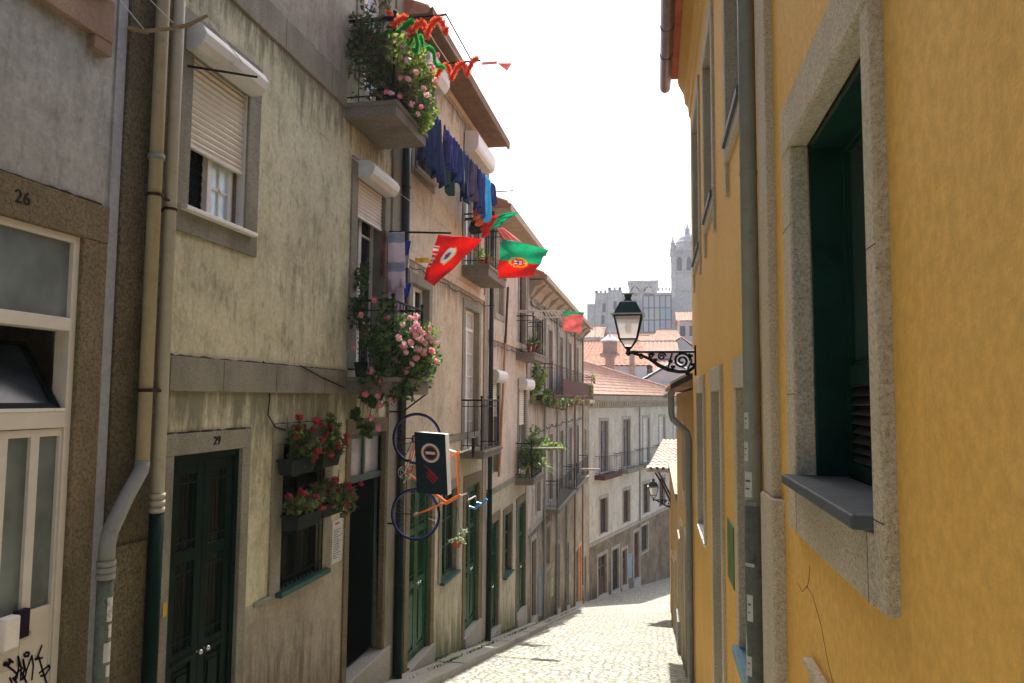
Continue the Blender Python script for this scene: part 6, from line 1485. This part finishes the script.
# gabled bays
for u_ in (635, 649):
    a = at(u_ - 5, 293, CYd + 5.5); b = at(u_ + 5, 293, CYd + 5.5); q = at(u_, 286, CYd + 5.5); mb.prism([a, b, q], [p + Vector((0, 9, 0)) for p in (a, b, q)])
mb.build('nave', M['cath'], t)
mb = MB()
for u_ in (635, 649):
    Y = CYd + 13.9; c_ = at(u_, 292, Y); mb.prism([(c_.x + 1.1 * math.cos(q), Y, c_.z + 1.4 * math.sin(q)) for q in [math.pi * k / 8 for k in range(9)]], [(c_.x + 1.1 * math.cos(q), Y + .3, c_.z + 1.4 * math.sin(q)) for q in [math.pi * k / 8 for k in range(9)]])
mb.build('arched_window', M['cath_dark'], t)
# glazed hall
Y = CYd - 4; a, b, q = at(643, 296, Y), at(671, 296, Y), at(643, 350, Y)
mb = MB(); mb.box(WF, a.x, b.x, Y, Y + 9, q.z, a.z)
gh = mb.build('glazed_hall', M['wallpink'], t)
cols = [(.50, .52, .55), (.42, .46, .55), (.50, .55, .52), (.55, .52, .35), (.25, .48, .58), (.30, .38, .55), (.50, .32, .42), (.52, .50, .50)]
pm = [paint('coloured_glass_%d' % k, tuple(.62 * x + .06 for x in c_), .15, .05, sc=1) for k, c_ in enumerate(cols)]
mb = MB(); nx, nz = 5, 4; pat = [[0, 7, 2, 1, 7], [1, 0, 3, 4, 4], [0, 1, 2, 5, 6], [7, 0, 1, 3, 5]]
for i in range(nx):
    for j in range(nz):
        x0 = a.x + (b.x - a.x) * i / nx + .12; x1 = a.x + (b.x - a.x) * (i + 1) / nx - .12; z1 = a.z - (a.z - q.z) * .9 * j / nz - .12; z0 = a.z - (a.z - q.z) * .9 * (j + 1) / nz + .12
        mb.box(WF, x0, x1, Y - .05, Y + .04, z0, z1, pat[j][i])
mb.build('glass_wall', pm, gh)
mb = MB()
for i in range(nx + 1): x = a.x + (b.x - a.x) * i / nx; mb.box(WF, x - .13, x + .13, Y - .3, Y - .06, q.z, a.z + .1)
for j in range(nz + 1): z = a.z - (a.z - q.z) * .9 * j / nz; mb.box(WF, a.x, b.x, Y - .24, Y - .07, z - .1, z + .1)
mb.build('mullions', M['sillblue'], gh)
# tower
Y = CYd + 2
def tw(u_, v_): return at(u_, v_, Y)
a, b = tw(671.5, 250), tw(705, 250); W_ = b.x - a.x; zb = tw(671, 372).z
mb = MB(); mb.box(WF, a.x + .35, b.x - .35, Y + .35, Y + W_ - .35, zb, a.z)
for x in (a.x, b.x - .9):
    for y_ in (Y, Y + W_ - .9): mb.box(WF, x, x + .9, y_, y_ + .9, zb, a.z + .2)
for v_ in (256, 272, 290): z = tw(680, v_).z; mb.box(WF, a.x - .12, b.x + .12, Y - .12, Y + W_ + .12, z - .12, z + .12)
mb.box(WF, a.x - .25, b.x + .25, Y - .25, Y + W_ + .25, a.z - .2, a.z + .4)
tb = mb.build('tower', M['cath'], t)
mb = MB()
for k in range(9):
    x = a.x - .2 + (W_ - .1) * k / 8; mb.box(WF, x, x + .45, Y - .2, Y + .25, a.z + .4, a.z + 1.1); mb.box(WF, x, x + .45, Y + W_ - .25, Y + W_ + .2, a.z + .4, a.z + 1.1)
    y_ = Y + (W_ - .3) * k / 8
    for xx in (a.x - .2, b.x - .25): mb.box(WF, xx, xx + .45, y_, y_ + .4, a.z + .41, a.z + 1.09)
for x in (a.x + .3, b.x - .3):
    for y_ in (Y + .3, Y + W_ - .3): mb.lathe((x, y_, a.z + .3), [(.5, 0), (.5, 1.2), (.62, 1.25), (.35, 1.6), (.12, 2.4), (.22, 2.55), (.02, 3.0)], 8)
mb.build('parapet', M['cath'], tb)
mb = MB(); cx_ = (a.x + b.x) / 2; cy_ = Y + W_ / 2; mb.lathe((cx_, cy_, a.z + .3), [(2.6, 0), (2.6, 1.8), (2.8, 1.9), (2.5, 2.2), (2.0, 3.0), (1.1, 3.7), (.6, 3.9), (.55, 4.9), (.7, 5.0), (.25, 5.6), (.1, 6.6), (.02, 7.4)], 16); mb.build('lantern_dome', M['cath'], tb)
mb = MB()
for x in (a.x + W_ * .24, a.x + W_ * .52, a.x + W_ * .78):
    z = tw(680, 270).z; pr = lambda o_: [(x - .5, Y + o_, z), (x + .5, Y + o_, z), (x + .5, Y + o_, z + 2.3), (x + .3, Y + o_, z + 2.8), (x, Y + o_, z + 3.0), (x - .3, Y + o_, z + 2.8), (x - .5, Y + o_, z + 2.3)]
    mb.prism(pr(.25), pr(.38))
mb.build('belfry_opening', M['cath_dark'], tb)

# ================================================================== air
vm = bpy.data.materials.new('haze_air'); vm.use_nodes = True; vt = vm.node_tree; vt.nodes.clear()
vo = vt.nodes.new('ShaderNodeOutputMaterial'); pv = vt.nodes.new('ShaderNodeVolumePrincipled')
pv.inputs['Color'].default_value = (.86, .91, 1, 1); pv.inputs['Density'].default_value = .00045; pv.inputs['Anisotropy'].default_value = .35
vt.links.new(pv.outputs[0], vo.inputs['Volume'])
tag(MB().box(WF, -160, 160, -30, 215, -25, 62).build('haze', vm), kind='stuff')
S.cycles.volume_bounces = 1
